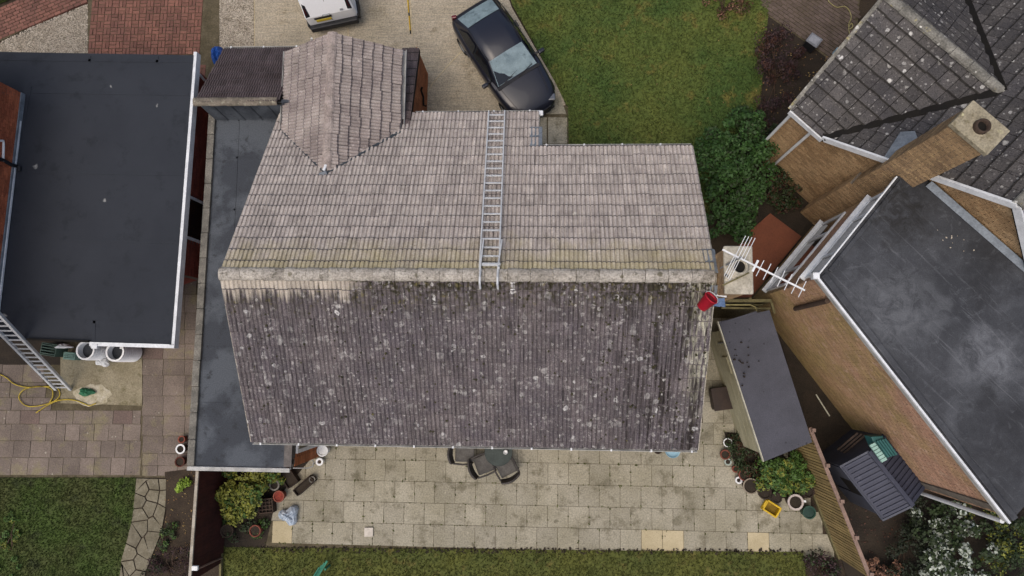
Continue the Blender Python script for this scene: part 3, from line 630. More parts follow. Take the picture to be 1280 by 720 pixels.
def tile_slope(parent, O, U, V, w, g, polys, m, ribs=True, single=0, u0=0., jit=1., name='roof_tile', rib_h=.036):
    """tiles in a grid on the plane O,U(along),V(down); polys: convex (u,v) polygons; whole tiles singly up to the budget, the rest joined and cut to the outline"""
    O, U, V = Vector(O), Vector(U).normalized(), Vector(V).normalized(); N = U.cross(V)
    if N.z < 0: U = -U; N = U.cross(V); polys = [[(-a, b) for a, b in p] for p in polys]; u0 = -u0
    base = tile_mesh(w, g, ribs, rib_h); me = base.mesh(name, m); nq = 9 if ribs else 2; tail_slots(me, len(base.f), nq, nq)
    R = Matrix((U, V, N)).transposed().to_4x4(); full = []; cut = []
    for pi, pl in enumerate(polys):
        ar = sum(pl[i][0]*pl[(i+1) % len(pl)][1]-pl[(i+1) % len(pl)][0]*pl[i][1] for i in range(len(pl)))
        pl = pl if ar > 0 else pl[::-1]; part = []
        us = [p[0] for p in pl]; vs = [p[1] for p in pl]
        for j in range(int(math.floor(min(vs)/g)), int(math.ceil(max(vs)/g))):
            for i in range(int(math.floor((min(us)-u0)/w)), int(math.ceil((max(us)-u0)/w))):
                a, b_ = u0+i*w, j*g; cs = [(a+.01, b_+.01), (a+w-.01, b_+.01), (a+w-.01, b_+g-.01), (a+.01, b_+g-.01)]
                ins = [all((pl[(k+1) % len(pl)][0]-pl[k][0])*(c[1]-pl[k][1])-(pl[(k+1) % len(pl)][1]-pl[k][1])*(c[0]-pl[k][0]) >= -1e-6 for k in range(len(pl))) for c in cs]
                out = any(all((pl[(k+1) % len(pl)][0]-pl[k][0])*(c[1]-pl[k][1])-(pl[(k+1) % len(pl)][1]-pl[k][1])*(c[0]-pl[k][0]) < 0 for c in cs) for k in range(len(pl)))
                if out: continue
                J = Matrix.Translation((random.gauss(0, .002)*jit, random.gauss(0, .008)*jit, random.uniform(0, .006)*jit)) @ Euler((random.gauss(0, .006)*jit, random.gauss(0, .006)*jit, random.gauss(0, .006)*jit)).to_matrix().to_4x4()
                Mx = Matrix.Translation(O+U*a+V*b_) @ R @ J
                (full if all(ins) else part).append((j, Mx))
        cut.append((pl, part))
    full.sort(key=lambda t: t[0]); nb = 0
    jb = MB(); mi = []
    for j, Mx in full:
        if nb < single: link_mesh(name, me, parent, Mx); nb += 1
        else:
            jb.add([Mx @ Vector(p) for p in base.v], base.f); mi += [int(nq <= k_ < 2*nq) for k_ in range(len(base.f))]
    for pl, part in cut:
        if not part: continue
        t = MB()
        for j, Mx in part: t.add([Mx @ Vector(p) for p in base.v], base.f)
        bm = bmesh.new(); bv = [bm.verts.new(p) for p in t.v]
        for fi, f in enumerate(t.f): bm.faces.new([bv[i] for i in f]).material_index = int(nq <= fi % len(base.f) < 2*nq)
        for k in range(len(pl)):
            p, q = pl[k], pl[(k+1) % len(pl)]; e = U*(q[0]-p[0])+V*(q[1]-p[1]); n = N.cross(e).normalized()
            bmesh.ops.bisect_plane(bm, geom=bm.verts[:]+bm.edges[:]+bm.faces[:], plane_co=O+U*p[0]+V*p[1], plane_no=n, clear_inner=True)
        bm.verts.index_update(); jb.add([v.co.copy() for v in bm.verts], [[v.index for v in f.verts] for f in bm.faces]); mi += [f.material_index for f in bm.faces]; bm.free()
    if jb.f:
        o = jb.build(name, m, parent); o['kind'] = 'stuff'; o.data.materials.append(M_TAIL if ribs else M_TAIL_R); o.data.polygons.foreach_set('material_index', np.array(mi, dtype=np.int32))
    return N
def ridge_tiles(parent, A, B, r, L, m, name='ridge_tile', h=.75, seg=7, lap=.02, single=True):
    A, B = Vector(A), Vector(B); d = (B-A).normalized(); n = max(1, round((B-A).length/L)); L = (B-A).length/n
    sd = d.cross(Vector((0, 0, 1))).normalized(); up = sd.cross(d); b = MB(); vs = []; fs = []
    for x_, rr in ((-lap, r*1.0), (L-.03, r*.9)):
        for k in range(seg+1):
            a = math.pi*k/seg; vs.append((x_, math.cos(a)*rr, math.sin(a)*rr*h))
    for x_, rr in ((L-.03, r*.9-.03), (-lap, r-.03)):
        for k in range(seg+1):
            a = math.pi*k/seg; vs.append((x_, math.cos(a)*rr, math.sin(a)*rr*h-.01))
    s1 = seg+1
    for r_ in range(3):
        for k in range(seg): fs.append((r_*s1+k, r_*s1+k+1, (r_+1)*s1+k+1, (r_+1)*s1+k))
    for k in range(seg): fs.append((3*s1+k, 3*s1+k+1, k+1, k))
    me = b.add(vs, fs).mesh(name, m); R = Matrix((d, -sd, up)).transposed().to_4x4()
    for i in range(n):
        J = Euler((random.gauss(0, .012), random.gauss(0, .006), random.gauss(0, .006))).to_matrix().to_4x4()
        link_mesh(name, me, parent, Matrix.Translation(A+d*(i*L)+up*random.uniform(-.006, .006)) @ R @ J)
def gutter(parent, A, B, m=None, w=.1, h=.08, name='gutter', brackets=True):
    A, B = Vector(A), Vector(B); d = (B-A).normalized(); sd = d.cross(Vector((0, 0, 1))).normalized()
    b = MB()
    for s in (-1, 1): b.bar(A+sd*s*(w/2), B+sd*s*(w/2), .012, h)
    b.bar(A-Vector((0, 0, h/2)), B-Vector((0, 0, h/2)), w-.012, .012)
    o = b.build(name, m or M_GUTTER, parent)
    if brackets:
        n = int(((B-A).length-.25)/.95)
        for i in range(n+1): MB().box(A+d*(.2+i*.95)+Vector((0, 0, h/2+.006)), .04, w+.03, .012, Matrix((d, -sd, Vector((0, 0, 1)))).transposed()).build('bracket', M_WHITE, o)
    return o
def fascia(parent, A, B, h=.18, t=.03, m=None, name='fascia'):
    return MB().bar(A, B, t, h).build(name, m or M_WHITE, parent)
def window_at(parent, A, U, N, s0, s1, z0, z1, panes=2, fr=.06, sill=.12, depth=.05, m=None, mullions=None, transom=None):
    """uPVC window standing in a wall plane: frame > pane(s), sill, vent"""
    A, U, N = Vector(A), Vector(U), Vector(N); Zv = Vector((0, 0, 1)); m = m or M_WHITE
    pt = lambda s, z, n=0: A+U*s+Zv*z+N*n
    f = MB(); mid = depth/2
    f.bar(pt(s0, z0+fr/2, mid), pt(s1, z0+fr/2, mid), depth, fr); f.bar(pt(s0, z1-fr/2, mid), pt(s1, z1-fr/2, mid), depth, fr)
    cuts = mullions if mullions is not None else [s0+(s1-s0)*i/panes for i in range(1, panes)]
    for s in [s0+fr/2]+list(cuts)+[s1-fr/2]: f.bar(pt(s, z0+fr, mid), pt(s, z1-fr, mid), fr, depth*.96, N)
    win = f.build('window', m, parent)
    ed = [s0+fr/2]+list(cuts)+[s1-fr/2]
    for a, b_ in zip(ed, ed[1:]): MB().slab([pt(a+fr/2, z0+fr, .02), pt(b_-fr/2, z0+fr, .02), pt(b_-fr/2, z1-fr, .02), pt(a+fr/2, z1-fr, .02)], N, .015).build('pane', M_GLASS, win)
    if sill: MB().bar(pt(s0-.05, z0-.025, sill/2-.02), pt(s1+.05, z0-.025, sill/2-.02), sill, .045).build('sill', m, win)
    return win

# ------------------------------------------------------------------ main house
ZR = 5.4
R1, R2 = P(275, 342, ZR), P(895, 345, ZR); XL, XR, YR = R1.x, R2.x, R1.y
ZE, YS = 3.3, -1.97
kS = (ZR-ZE)/(YR-YS); kN = (ZR-3.32)/3.5
zN = lambda y: ZR-kN*(y-YR)
Nn = Vector((0, kN, 1)).normalized(); onN = lambda x, y: PP(x, y, (0, YR, ZR), Nn)
Sn = Vector((0, -kS, 1)).normalized(); onS = lambda x, y: PP(x, y, (0, YR, ZR), Sn)
YN1 = onN(770, 184).y; YN2 = onN(600, 142).y; XST = onN(673, 182).x
house = thing('tiled_house', 'central house under a large tiled roof, pale front slope and dark lichen spotted back slope', 'house', (-1.8, 1.5, 0))
hw = MB()
hw.prism([(XL+.15, YS+.4), (XR-.1, YS+.4), (XR-.1, YN1-.35), (XST-.1, YN1-.35), (XST-.1, YN2-.3), (XL+.15, YN2-.3)], -.02, 2.62)
WLL = hw.build('wall', M_MORTAR, house)
gb = MB()
for xx in (XL+.15, XR-.1): gb.slab([(xx, YS+.4, 2.62), (xx, YN1-.35, 2.62), (xx, YN1-.35, zN(YN1-.35)-.12), (xx, YR, ZR-.12), (xx, YS+.4, ZR-kS*(YR-YS-.4)-.12)], (1 if xx > 0 else -1, 0, 0), .2)
gb.build('gable_wall', M_BRICK_Y, house)
brick_wall(house, (XL+.15, YS+.39), (XR-.1, YS+.39), 0, 3.1, M_BRICK_Y, thick=.1, inward=(0, 5), name='back_wall')
brick_wall(house, (XR-.085, YS+.4), (XR-.085, YN1-.35), 0, 3.0, M_BRICK_Y, thick=.1, inward=(0, 2), name='side_wall')
# roof deck
dk = MB()
dk.slab([(XL+.02, YR, ZR-.03), (XR-.02, YR, ZR-.03), (XR-.02, YS+.03, ZE-.01), (XL+.02, YS+.03, ZE-.01)], Sn, .1)
dk.slab([(XL+.02, YR, ZR-.03), (XR-.02, YR, ZR-.03), (XR-.02, YN1-.03, zN(YN1)-.02), (XL+.02, YN1-.03, zN(YN1)-.02)], Nn, .1)
dk.slab([(XL+.02, YN1-.04, zN(YN1)-.03), (XST-.02, YN1-.04, zN(YN1)-.03), (XST-.02, YN2-.03, zN(YN2)-.03), (XL+.02, YN2-.03, zN(YN2)-.03)], Nn, .1)
roof = dk.build('roof', M_DARK, house)
cS = math.sqrt(1+kS*kS); cN = math.sqrt(1+kN*kN)
VS = Vector((0, -1, -kS)); VN = Vector((0, 1, -kN)); TW = (XR-XL)/36
lenS = (YR-YS)*cS; gS = lenS/12.5; lenN1 = (YN1-YR)*cN; lenN2 = (YN2-YR)*cN; gN = lenN1/12.0
tile_slope(roof, (XL, YR, ZR), (1, 0, 0), VS, TW, gS, [[(0, 0), (XR-XL, 0), (XR-XL, lenS), (0, lenS)]], M_TILE_B, single=300, rib_h=.026)
tile_slope(roof, (XL, YR, ZR), (1, 0, 0), VN, TW, gN, [[(0, 0), (XR-XL, 0), (XR-XL, lenN1), (0, lenN1)], [(0, lenN1), (XST-XL, lenN1), (XST-XL, lenN2), (0, lenN2)]], M_TILE_F)
ridge_tiles(roof, (XL+.02, YR, ZR-.02), (XR+.0, YR, ZR-.02), .155, .5, M_RIDGE, h=.75)
# moss cushions on the back slope, thickest below the ridge and by the chimney
mo = MB()
for k in range(620):
    t_ = random.random()**2.2; xx = random.uniform(XL+.1, XR-.05) if k % 3 else random.uniform(1.2, XR-.05); vv = .12+t_*(lenS-.3)
    if xx < -4.2 and vv < .8: continue
    q = Vector((xx, YR, ZR))+VS.normalized()*vv+Sn*.05; s1 = random.uniform(.012, .035)
    mo.box(q, s1*1.6, s1*1.3, s1*.9, Euler((random.uniform(-.4, .4), random.uniform(-.4, .4), random.uniform(0, 3))).to_matrix())
o = mo.build('moss', mat('roof_moss', '2a281c', '3a3722', 9, c3='5b5634', sc3=6, isl=.35, fv=.4, bump=.8), roof); o['kind'] = 'stuff'
# verges: mortar strip with under-tile edge
for xx in (XL, XR):
    vb = MB(); vb.bar((xx, YR, ZR-.045), (xx, YS, ZE-.035), .05, .07); vb.bar((xx, YR, ZR-.045), (xx, (YN2 if xx < 0 else YN1), zN(YN2 if xx < 0 else YN1)-.04), .05, .07); vb.build('verge', M_RIDGE, roof)
MB().bar((XST, YN1, zN(YN1)-.04), (XST, YN2, zN(YN2)-.04), .05, .07).build('verge', M_RIDGE, roof)
gutter(house, (XL+.02, YS-.035, ZE-.06), (XR, YS-.035, ZE-.06), w=.065)
gutter(house, (XST, YN1+.05, zN(YN1)-.08), (XR-.02, YN1+.05, zN(YN1)-.08), w=.08)
gutter(house, (-3.55, YN2+.05, zN(YN2)-.08), (XST+.02, YN2+.05, zN(YN2)-.08), w=.08)
MB().box((XST+.03, YN2+.0, zN(YN2)-.02), .16, .14, .1).build('gutter_outlet', M_WHITE, house, bevel=.02)
MB().slab([onN(662, 160)+Nn*.05, onN(678, 160)+Nn*.05, onN(678, 184)+Nn*.05, onN(662, 184)+Nn*.05], Nn, .04).build('lead_patch', M_LEAD, roof, bevel=.01)

# front gable wing over the drive
apx = onN(408, 218); zg = apx.z; gN_ = P(421, 43, zg); er = onN(501, 166); el = onN(352, 163); ze = (er.z+el.z)/2
gx = apx.x; gy = P(421, 43, zg).y
ge_r, ge_l = P(502, 64, ze), P(360, 64, ze); xr_, xl_ = (er.x+ge_r.x)/2, (el.x+ge_l.x)/2; yf = (ge_r.y+ge_l.y)/2
roofg = MB()
def gslope(sgn):
    xe = xr_ if sgn > 0 else xl_; yv = er.y if sgn > 0 else el.y
    rise = zg-ze; run = abs(xe-gx); U = Vector((0, 1, 0)); V = Vector((sgn*run, 0, -rise)).normalized(); L = math.hypot(run, rise)
    n = Vector((sgn*rise, 0, run)).normalized(); O = Vector((gx, apx.y, zg))
    lf = (gy+.02 if sgn > 0 else gy+.02)-apx.y
    pl = [(0, 0), (lf, 0), (yf-apx.y, L), (yv-apx.y, L)]
    roofg.slab([O+U*(a+(.05 if a < .5 else -.02))+V*b_-n*.03 for a, b_ in pl], n, .1)
    tile_slope(roof2, O, U, V, .262, L/(7.0 if sgn > 0 else 6.0), [pl], M_TILE_GABLE, jit=1.7, rib_h=.03)
    return O, U, V, n, L
roof2 = MB().box((gx, apx.y+1.4, zg-.2), .1, 2.4, .08).build('gable_roof', M_DARK, house)
for sg in (1, -1): gslope(sg)
roofg.build('gable_deck', M_DARK, roof2)
ridge_tiles(roof2, (gx, gy+.03, zg-.03), (gx, apx.y+.12, zg-.03), .135, .46, M_RIDGE_G, h=.7)
vl = MB()
for q in (er, el):
    a = Vector(apx)+Nn*.05; b_ = Vector(q)+Nn*.05; vl.bar(a, b_, .09, .02, Nn)
vl.build('valley', M_LEAD_D, roof2)
MB().box(Vector(apx)+Vector((-.05, -.03, .06)), .2, .16, .06, Euler((.3, 0, .3)).to_matrix()).build('lead_saddle', M_LEAD, roof2, bevel=.02)
MB().bar(onN(406, 216)+Vector((0, .03, .09)), onN(413, 205)+Vector((0, .03, .2)), .07, .05).build('mortar_fillet', M_WHITE, roof2, bevel=.015)
gutter(house, (xr_+.05, er.y+.02, ze-.06), (xr_+.05, yf+.03, ze-.06), w=.08, brackets=False)
gutter(house, (xl_-.05, el.y+.02, ze-.06), (xl_-.05, yf+.03, ze-.06), w=.08, brackets=False)
for xq in (xr_, xl_): MB().bar((gx, gy-.06, zg-.12), (xq, yf-.06, ze-.12), .03, .14).build('bargeboard', M_WHITE, house)
MB().slab([(xl_+.12, yf-.3, 0), (xr_-.12, yf-.3, 0), (xr_-.12, yf-.3, ze-.1), (gx, yf-.3, zg-.14), (xl_+.12, yf-.3, ze-.1)], (0, 1, 0), 1.6).build('gable_front', M_BRICK_O, house)
# low skirt roof and entrance wall on the right of the gable
sa, sb = P(525, 61, 1.9), P(513, 151, 2.85); xs = sb.x
k_ = (2.85-1.9)/(sa.y-sb.y); c_ = math.sqrt(1+k_*k_)
sk = MB().slab([(xr_-.25, sb.y-.25, 2.83+.25*k_), (xs, sb.y-.25, 2.83+.25*k_), (xs, sa.y, 1.88), (xr_-.25, sa.y, 1.88)], (0, k_, 1), .12).build('porch_roof', M_DARK, house)
tile_slope(sk, (xr_-.25, sb.y-.25, 2.85+.25*k_), (1, 0, 0), (0, 1, -k_), .09, .3, [[(0, 0), (xs-xr_+.25, 0), (xs-xr_+.25, (sa.y-sb.y+.25)*c_), (0, (sa.y-sb.y+.25)*c_)]], M_TILE_DK, ribs=False)
brick_wall(house, (-3.72, sa.y+.1), (-3.72, YN2-.4), 0, [(0, 1.78), (sa.y+.5-YN2, 2.6)], M_BRICK_O, thick=.2, inward=(-6, 7), name='porch_wall')
pl_ = P(529, 131, .6); MB().tube([P(528, 114, .9)+Vector((.05, 0, .3)), P(526, 117, .9)+Vector((.05, 0, .25)), P(527, 121, .9)+Vector((.05, 0, 0)), P(526.5, 130, .9)+Vector((.05, 0, -.1)), P(530, 131, .9)+Vector((.05, 0, -.1))], .03, 6).build('wall_bracket', M_DARK, house)

# garage: false pitched front and long flat roof
gar = thing('flat_roof_extension', 'long narrow grey felt flat roof along the left side of the tiled house', 'extension', (-8.3, 2, 0))
ZF = 2.2; XW = -9.29
a = P(246, 127, 3.2); b_ = P(279, 62, 1.85); XG = (a.x+b_.x)/2
yt, yb = a.y, b_.y; xe = xl_-.02
kg = (3.2-1.85)/(yb-yt); cg = math.sqrt(1+kg*kg)
fp_ = MB().slab([(XG, yt, 3.17), (xe, yt, 3.17), (xe, yb, 1.82), (XG, yb, 1.82)], (0, kg, 1), .1).build('pitched_front', M_DARK, gar)
tile_slope(fp_, (XG, yt, 3.2), (1, 0, 0), (0, 1, -kg), .2, .3, [[(0, 0), (xe-XG, 0), (xe-XG, (yb-yt)*cg), (0, (yb-yt)*cg)]], M_TILE_DK)
ridge_tiles(fp_, (XG-.03, yt, 3.17), (xe-.05, yt, 3.17), .12, .45, mat('ridge_mossy', '7d7468', '5f594e', 4, c3='93907f', sc3=9, t3=.55, isl=.1, fv=.3, bump=.5), h=.7)
yk = P(300, 150, ZF).y
bk = MB().slab([(XG+.02, yt-.02, 3.15), (xe+.6, yt-.02, 3.15), (xe+.6, yk, ZF), (XW+.1, yk, ZF)], (0, -1, .4), .1).build('back_slope', M_FELT_E, gar)
for i in range(6):
    t = .12+.17*i; p0 = Vector((XG+.02+(xe+.6-XG)*t, yt-.035, 3.14)); p1 = Vector((XW+.1+(xe+.6-XW)*t, yk-.01, ZF+.01)); MB().bar(p0, p1, .03, .02).build('felt_roll', M_FELT_E, bk)
gutter(gar, (XG-.02, yb+.05, 1.78), (xe, yb+.05, 1.78), w=.09)
sw = MB().prism([(XW+.12, YS-.7), (-6.72, YS-.7), (-6.72, YS+.6), (XL+.3, YS+.6), (XL+.3, yb-.3), (XW+.12, yb-.3)], 0, ZF-.16)
sw.build('wall', M_MORTAR, gar)
ys_ = P(240, 582, ZF).y; xse = P(358, 584, ZF).x
fl = MB().prism([(XW, ys_), (xse, ys_), (xse, YS+.35), (XL+.25, YS+.35), (XL+.25, yk+.1), (XW, yk+.1)], ZF-.15, ZF).build('flat_roof', M_FELT_E, gar)
for y in (150, 197, 262, 385, 435, 505): p = P(300, y, ZF); MB().box((XW+1.0, p.y, ZF+.004), 1.9, .05, .012).build('felt_seam', M_FELT_E, fl)
MB().bar((P(290, 300, ZF).x, yk, ZF+.004), (P(290, 300, ZF).x+.05, 1.5, ZF+.004), .05, .012).build('felt_seam', M_FELT_E, fl)
cw = .19
n_ = 14
for i in range(n_):
    y0 = ys_+(yk+.25-ys_)*i/n_; y1 = ys_+(yk+.25-ys_)*(i+1)/n_
    MB().box((XW+.02+random.uniform(-.006, .006), (y0+y1)/2, ZF+.03), cw, y1-y0-.012, .11).build('coping', M_COPING, gar, bevel=.012)
fascia(gar, (XW-.05, ys_-.04, ZF-.05), (xse+.08, ys_-.04, ZF-.05), .16, .05)
fascia(gar, (XW-.08, ys_-.07, ZF+.02), (xse+.1, ys_-.07, ZF+.02), .05, .1, M_GUTTER, 'gutter')
MB().bar((xse+.04, ys_+.02, ZF+.01), (xse+.04, YS+.3, ZF+.01), .2, .06).build('roof_kerb', mat('kerb_felt', '6a6562', '5a5653', 4, isl=0, fv=.2), gar)
brick_wall(gar, (-6.6, ys_+.0), (-6.6, YS+.4), 0, ZF-.16, M_BRICK_O, thick=.12, inward=(-7.5, -2.4), holes=[(.31, 1.2, .25, 2.0)], name='east_wall')
brick_wall(gar, (XW+.1, ys_+.05), (-6.6, ys_+.05), 0, ZF-.16, M_BRICK_O, thick=.12, inward=(-8, 0), name='south_wall')
brick_wall(gar, (XW+.1, ys_+.05), (XW+.1, yb-.4), 0, ZF-.16, M_BRICK_O, thick=.12, inward=(-8, 0), name='west_wall')
window_at(gar, (-6.6, ys_, 0), (0, 1, 0), (1, 0, 0), .33, 1.18, .28, 1.98, 1, fr=.1, sill=.1)

# chimney of the tiled house
zc = 6.1
c1, c2, c3_, c4 = (P(q[0], q[1], zc) for q in ((903, 309), (940, 308), (941, 365), (903, 366)))
cx0, cx1, cy0, cy1 = XR+.03, (c2.x+c3_.x)/2, (c3_.y+c4.y)/2, (c1.y+c2.y)/2
ch = thing('brick_chimney', 'mortar capped chimney on the right end of the main ridge, carrying the aerial', 'chimney', ((cx0+cx1)/2, (cy0+cy1)/2, 0))
MB().box(((cx0+cx1)/2, (cy0+cy1)/2, 3), cx1-cx0-.06, cy1-cy0-.06, 6.0).build('stack', M_MORTAR, ch)
bb = MB()
for A, B in (((cx0+.02, cy0+.02), (cx1-.02, cy0+.02)), ((cx1-.02, cy0+.02), (cx1-.02, cy1-.02)), ((cx1-.02, cy1-.02), (cx0+.02, cy1-.02)), ((cx0+.02, cy1-.02), (cx0+.02, cy0+.02))):
    A, B = Vector((*A, 0)), Vector((*B, 0)); U = (B-A).normalized(); brick_field(bb, A, U, (0, 0, 1), (U.y, -U.x, 0), (B-A).length, 6.0)
o = bb.build('bricks', M_BRICK_C, ch); o['kind'] = 'stuff'
MCAP = mat('mortar_cap', 'b3ac9c', '9a9484', 3, c3='7d776a', sc3=6, t3=.57, sp=[('5f5a4e', 9, .2, .15)], isl=0, fv=.25, bump=.6)
MB().prism([(cx0-.02, cy0-.03), (cx1+.03, cy0-.03), (cx1+.03, cy1+.03), (cx0-.02, cy1+.03)], zc-.14, zc-.04).build('cap', MCAP, ch, bevel=.03)
pc = P(925, 333, zc+.05); ch_pot = MB().lathe([(.24, -.1), (.2, 0), (.165, .03), (.165, .06), (.125, .06), (.115, -.25)], (pc.x, pc.y, zc), 24).build('pot', MCAP, ch, smooth=True)
MB().disc((pc.x, pc.y, zc-.02), .12).build('flue_hole', M_DARK, ch_pot)
pc2 = P(909, 344, zc); MB().disc((pc2.x, pc2.y, zc-.036), .035, 10).build('small_flue_hole', M_DARK, ch)
MB().bar(P(903, 357, zc+.0), P(936, 341, zc+.0), .03, .03).build('aerial_strap', M_TIMB, ch)
MB().slab([onN(877, 313)+Nn*.05, onN(891, 313)+Nn*.05, (XR+.06, onN(891, 313).y, zN(onN(891, 313).y)+.06), (XR+.06, onN(890, 341).y, zN(onN(890, 341).y)+.06), onN(884, 341)+Nn*.05], Nn, .03).build('lead_apron', M_LEAD, ch)
MB().slab([onS(884, 356)+Sn*.05, (XR+.06, YR-.2, ZR-.2*kS+.06), (XR+.06, YR-.55, ZR-.55*kS+.06), onS(888, 372)+Sn*.05], Sn, .03).build('lead_apron', M_LEAD, ch)

# ------------------------------------------------------------------ left house
LZ = 2.7
lh = thing('flat_roof_house', 'red brick house with wide charcoal felt flat roof and white fascias, left edge', 'house', (-12, 4, 0))
lr = poly([(-40, 64), (243, 69), (215, 431), (-40, 422)], LZ)
rf = MB().prism([(p.x, p.y) for p in lr], LZ-.2, LZ).build('flat_roof', M_FELT_L, lh)
for q in ([(112, 70), (112, 78)], [(0, 74), (240, 77)], [(38, 108), (24, 180)], [(0, 397), (216, 407)], [(118, 400), (117, 428)], [(40, 115), (235, 118)], [(80, 300), (225, 303)], [(40, 215), (230, 218)], [(197, 70), (196, 80)]):
    MB().bar(P(*q[0], LZ+.003), P(*q[1], LZ+.003), .07, .012).build('felt_seam', M_FELT_L, rf)
A, B = P(243, 70, LZ), P(215, 431, LZ)
fascia(lh, A+Vector((.04, .1, -.07)), B+Vector((.04, 0, -.07)), .22, .09)
fascia(lh, A+Vector((-.02, 0, .02)), B+Vector((-.02, 0, .02)), .05, .05, M_FELT_L, 'roof_trim')
fascia(lh, B+Vector((.085, -.04, -.07)), P(113, 428, LZ)+Vector((0, -.04, -.07)), .22, .1)
MB().box(P(117, 430, LZ)+Vector((.06, -.06, .02)), .16, .12, .09).build('fascia_end', M_WHITE, lh, bevel=.01)
MB().bar(P(36, 424, LZ), P(113, 428, LZ)+Vector((0, .02, 0)), .05, .2).build('dark_fascia', M_DARK, lh)
# east wall with window, under the eave
ex0 = P(297, 342, 0); exw = -9.765
def onE(x, y): p = PV(x, y, (exw, 0, 0), (exw, 1, 0)); return 8.0-p.y, p.z
s0, _ = onE(243, 248); s1, _ = onE(240, 301)
wl, U, N = brick_wall(lh, (exw, 8.0), (exw, P(222, 342, 2.5).y), 0, LZ-.2, M_BRICK_DR, inward=(-12, 4), holes=[(s0, s1, 1.35, 2.44)])
A0 = Vector((exw, 8.0, 0))
window_at(lh, A0, U, N, s0, s1, 1.35, 2.44, 1, fr=.07, sill=.16)
MB().prism([(-15, .9), (exw-.25, 2.6), (exw-.25, 8.0), (-15, 8.0)], 0, LZ-.21).build('wall', M_BRICK_DR, lh)
MB().tube([P(243, 88, 2.6)+Vector((0, 0, 0)), P(250, 94, 2.3), P(258, 103, 1.9), P(259, 106, 1.2)], .035, 8).build('downpipe', M_PLW, lh)
# upper storey brick wall rising from the flat roof
u0, u1 = P(30, 118, LZ), P(2, 350, LZ)
ud = (u1-u0).normalized(); u1 = u0+ud*8.5
uw, U, N = brick_wall(lh, u0, u1, LZ-.1, 5.3, M_BRICK_RO, inward=(-18, 4), name='upper_wall')
MB().bar(u0+N*.03+Vector((0, 0, .07)), u1+N*.03+Vector((0, 0, .07)), .03, .14).build('lead_flashing', M_LEAD, lh)
MB().bar(P(24, 152, LZ)+N*.06+Vector((0, 0, .05)), u0+ud*7+N*.06+Vector((0, 0, .05)), .06, .05).build('white_trim', M_WHITE, lh)
pn = Vector((-N.y, N.x, 0)); pn = -N
brick_wall(lh, u0+pn*3, u0, LZ-.1, 5.3, M_BRICK_RO, inward=u1, name='upper_wall')
MB().prism([tuple((u0+N*.2-ud*.2).xy), tuple((u1+N*.2).xy), tuple((u1+pn*3).xy), tuple((u0+pn*3-ud*.2).xy)], 5.3, 5.5).build('upper_roof', M_TILE_DK, lh)
zt = lambda q: PV(q[0], q[1], u0+N*.05, u1+N*.05)
MB().tube([zt((-6, 176)), zt((4, 176)), zt((4.5, 180)), zt((4, 196)), zt((4, 202))], .03, 8).build('overflow_pipe', M_PLW, lh)
MB().tube([zt((-6, 198)), zt((4, 200)), zt((14, 206)), zt((22, 208)), P(24, 209, LZ+.05), P(24, 214, LZ+.04)], .05, 8).build('soil_pipe', M_BLACKP, lh)

# ------------------------------------------------------------------ right house
F5 = 5.0
d = (P(1280, 325, F5)-P(1165, 225, F5)).normalized(); nin = Vector((-d.y, d.x, 0)); out = -nin
if nin.x < 0: nin, out = -nin, nin
E = P(1030, 173, 3.6); Ap = PV(1272, 257, E, E+d)
sA = (Ap-E).dot(d); tB = (Ap.z-3.6)/sA
rh = thing('slate_roof_house', 'brown brick house with dark slate grey pitched roofs, right edge of picture', 'house', tuple((E+d*3+nin*2).xy)+(0,))
W1 = E-d*.99
G = W1+nin*2.5-d*.3; G.z = 5.27
Bn = (Ap-E).cross(nin).normalized()
if Bn.z < 0: Bn = -Bn
Q = G+d*((E-G).dot(Bn)/d.dot(Bn))
wE = 2*nin.dot(G-W1)
def planar(parent, O, U, V, pts, w, g, m, th=.12, **k):
    """deck + tiles for a slope; pts 3-D outline (convex)"""
    O, U, V = Vector(O), Vector(U).normalized(), Vector(V).normalized(); N = U.cross(V)
    if N.z < 0: N = -N
    dk = MB().slab([Vector(p)-N*.03 for p in pts], N, th).build('roof_slope', M_DARK, parent)
    tile_slope(dk, O, U, V, w, g, [[((Vector(p)-O).dot(U), (Vector(p)-O).dot(V)) for p in pts]], m, ribs=False, **k); return dk, N
# slope A (facing the camera side of the cross wing)
rw = G.dot(nin)-W1.dot(nin); Va = (out*rw+Vector((0, 0, 3.6-G.z))).normalized()
Wv = W1-d*.06+out*.0; Wv.z = 3.6
Ev = E+out*.0; Ev.z = Wv.z
dkA, NA = planar(rh, G, d, Va, [G, Q, Ev, Wv], .3, .32, M_TILE_R, single=150)
Va2 = (nin*rw+Vector((0, 0, 3.6-G.z))).normalized(); E2 = E+nin*wE; W2 = W1+nin*wE-d*.3
planar(rh, G, d, Va2, [G, Q, E2, W2], .3, .32, M_TILE_R, single=40)
# slope B (main roof) behind the gable
Ov = Ap+out*.0; Vb = ((E-Ap)).normalized()
far = 9.0
planar(rh, Ov, nin, Vb, [Ov, Ov+nin*far, Ov+nin*far+Vb*((E-Ap).length+.15), Ov+Vb*((E-Ap).length+.15)], .3, .32, M_TILE_R, single=110)
Vc = (d*sA+Vector((0, 0, 3.6-Ap.z))).normalized()
planar(rh, Ov, nin, Vc, [Ov, Ov+nin*far, Ov+nin*far+Vc*4.2, Ov+Vc*4.2], .3, .32, M_TILE_R)
ridge_tiles(rh, G-d*.02, Q+d*.1, .13, .45, M_RIDGE_R, h=.7, seg=6)
ridge_tiles(rh, Ov, Ov+nin*far, .13, .45, M_RIDGE_R, h=.7, seg=6)
vb = MB()
nv = (Bn+NA).normalized()
vb.bar(Q+nv*.07, Ev+nv*.06, .16, .03, nv); vb.bar(Q+Vector((0, 0, .07)), E2+Vector((0, 0, .08)), .13, .03, Bn)
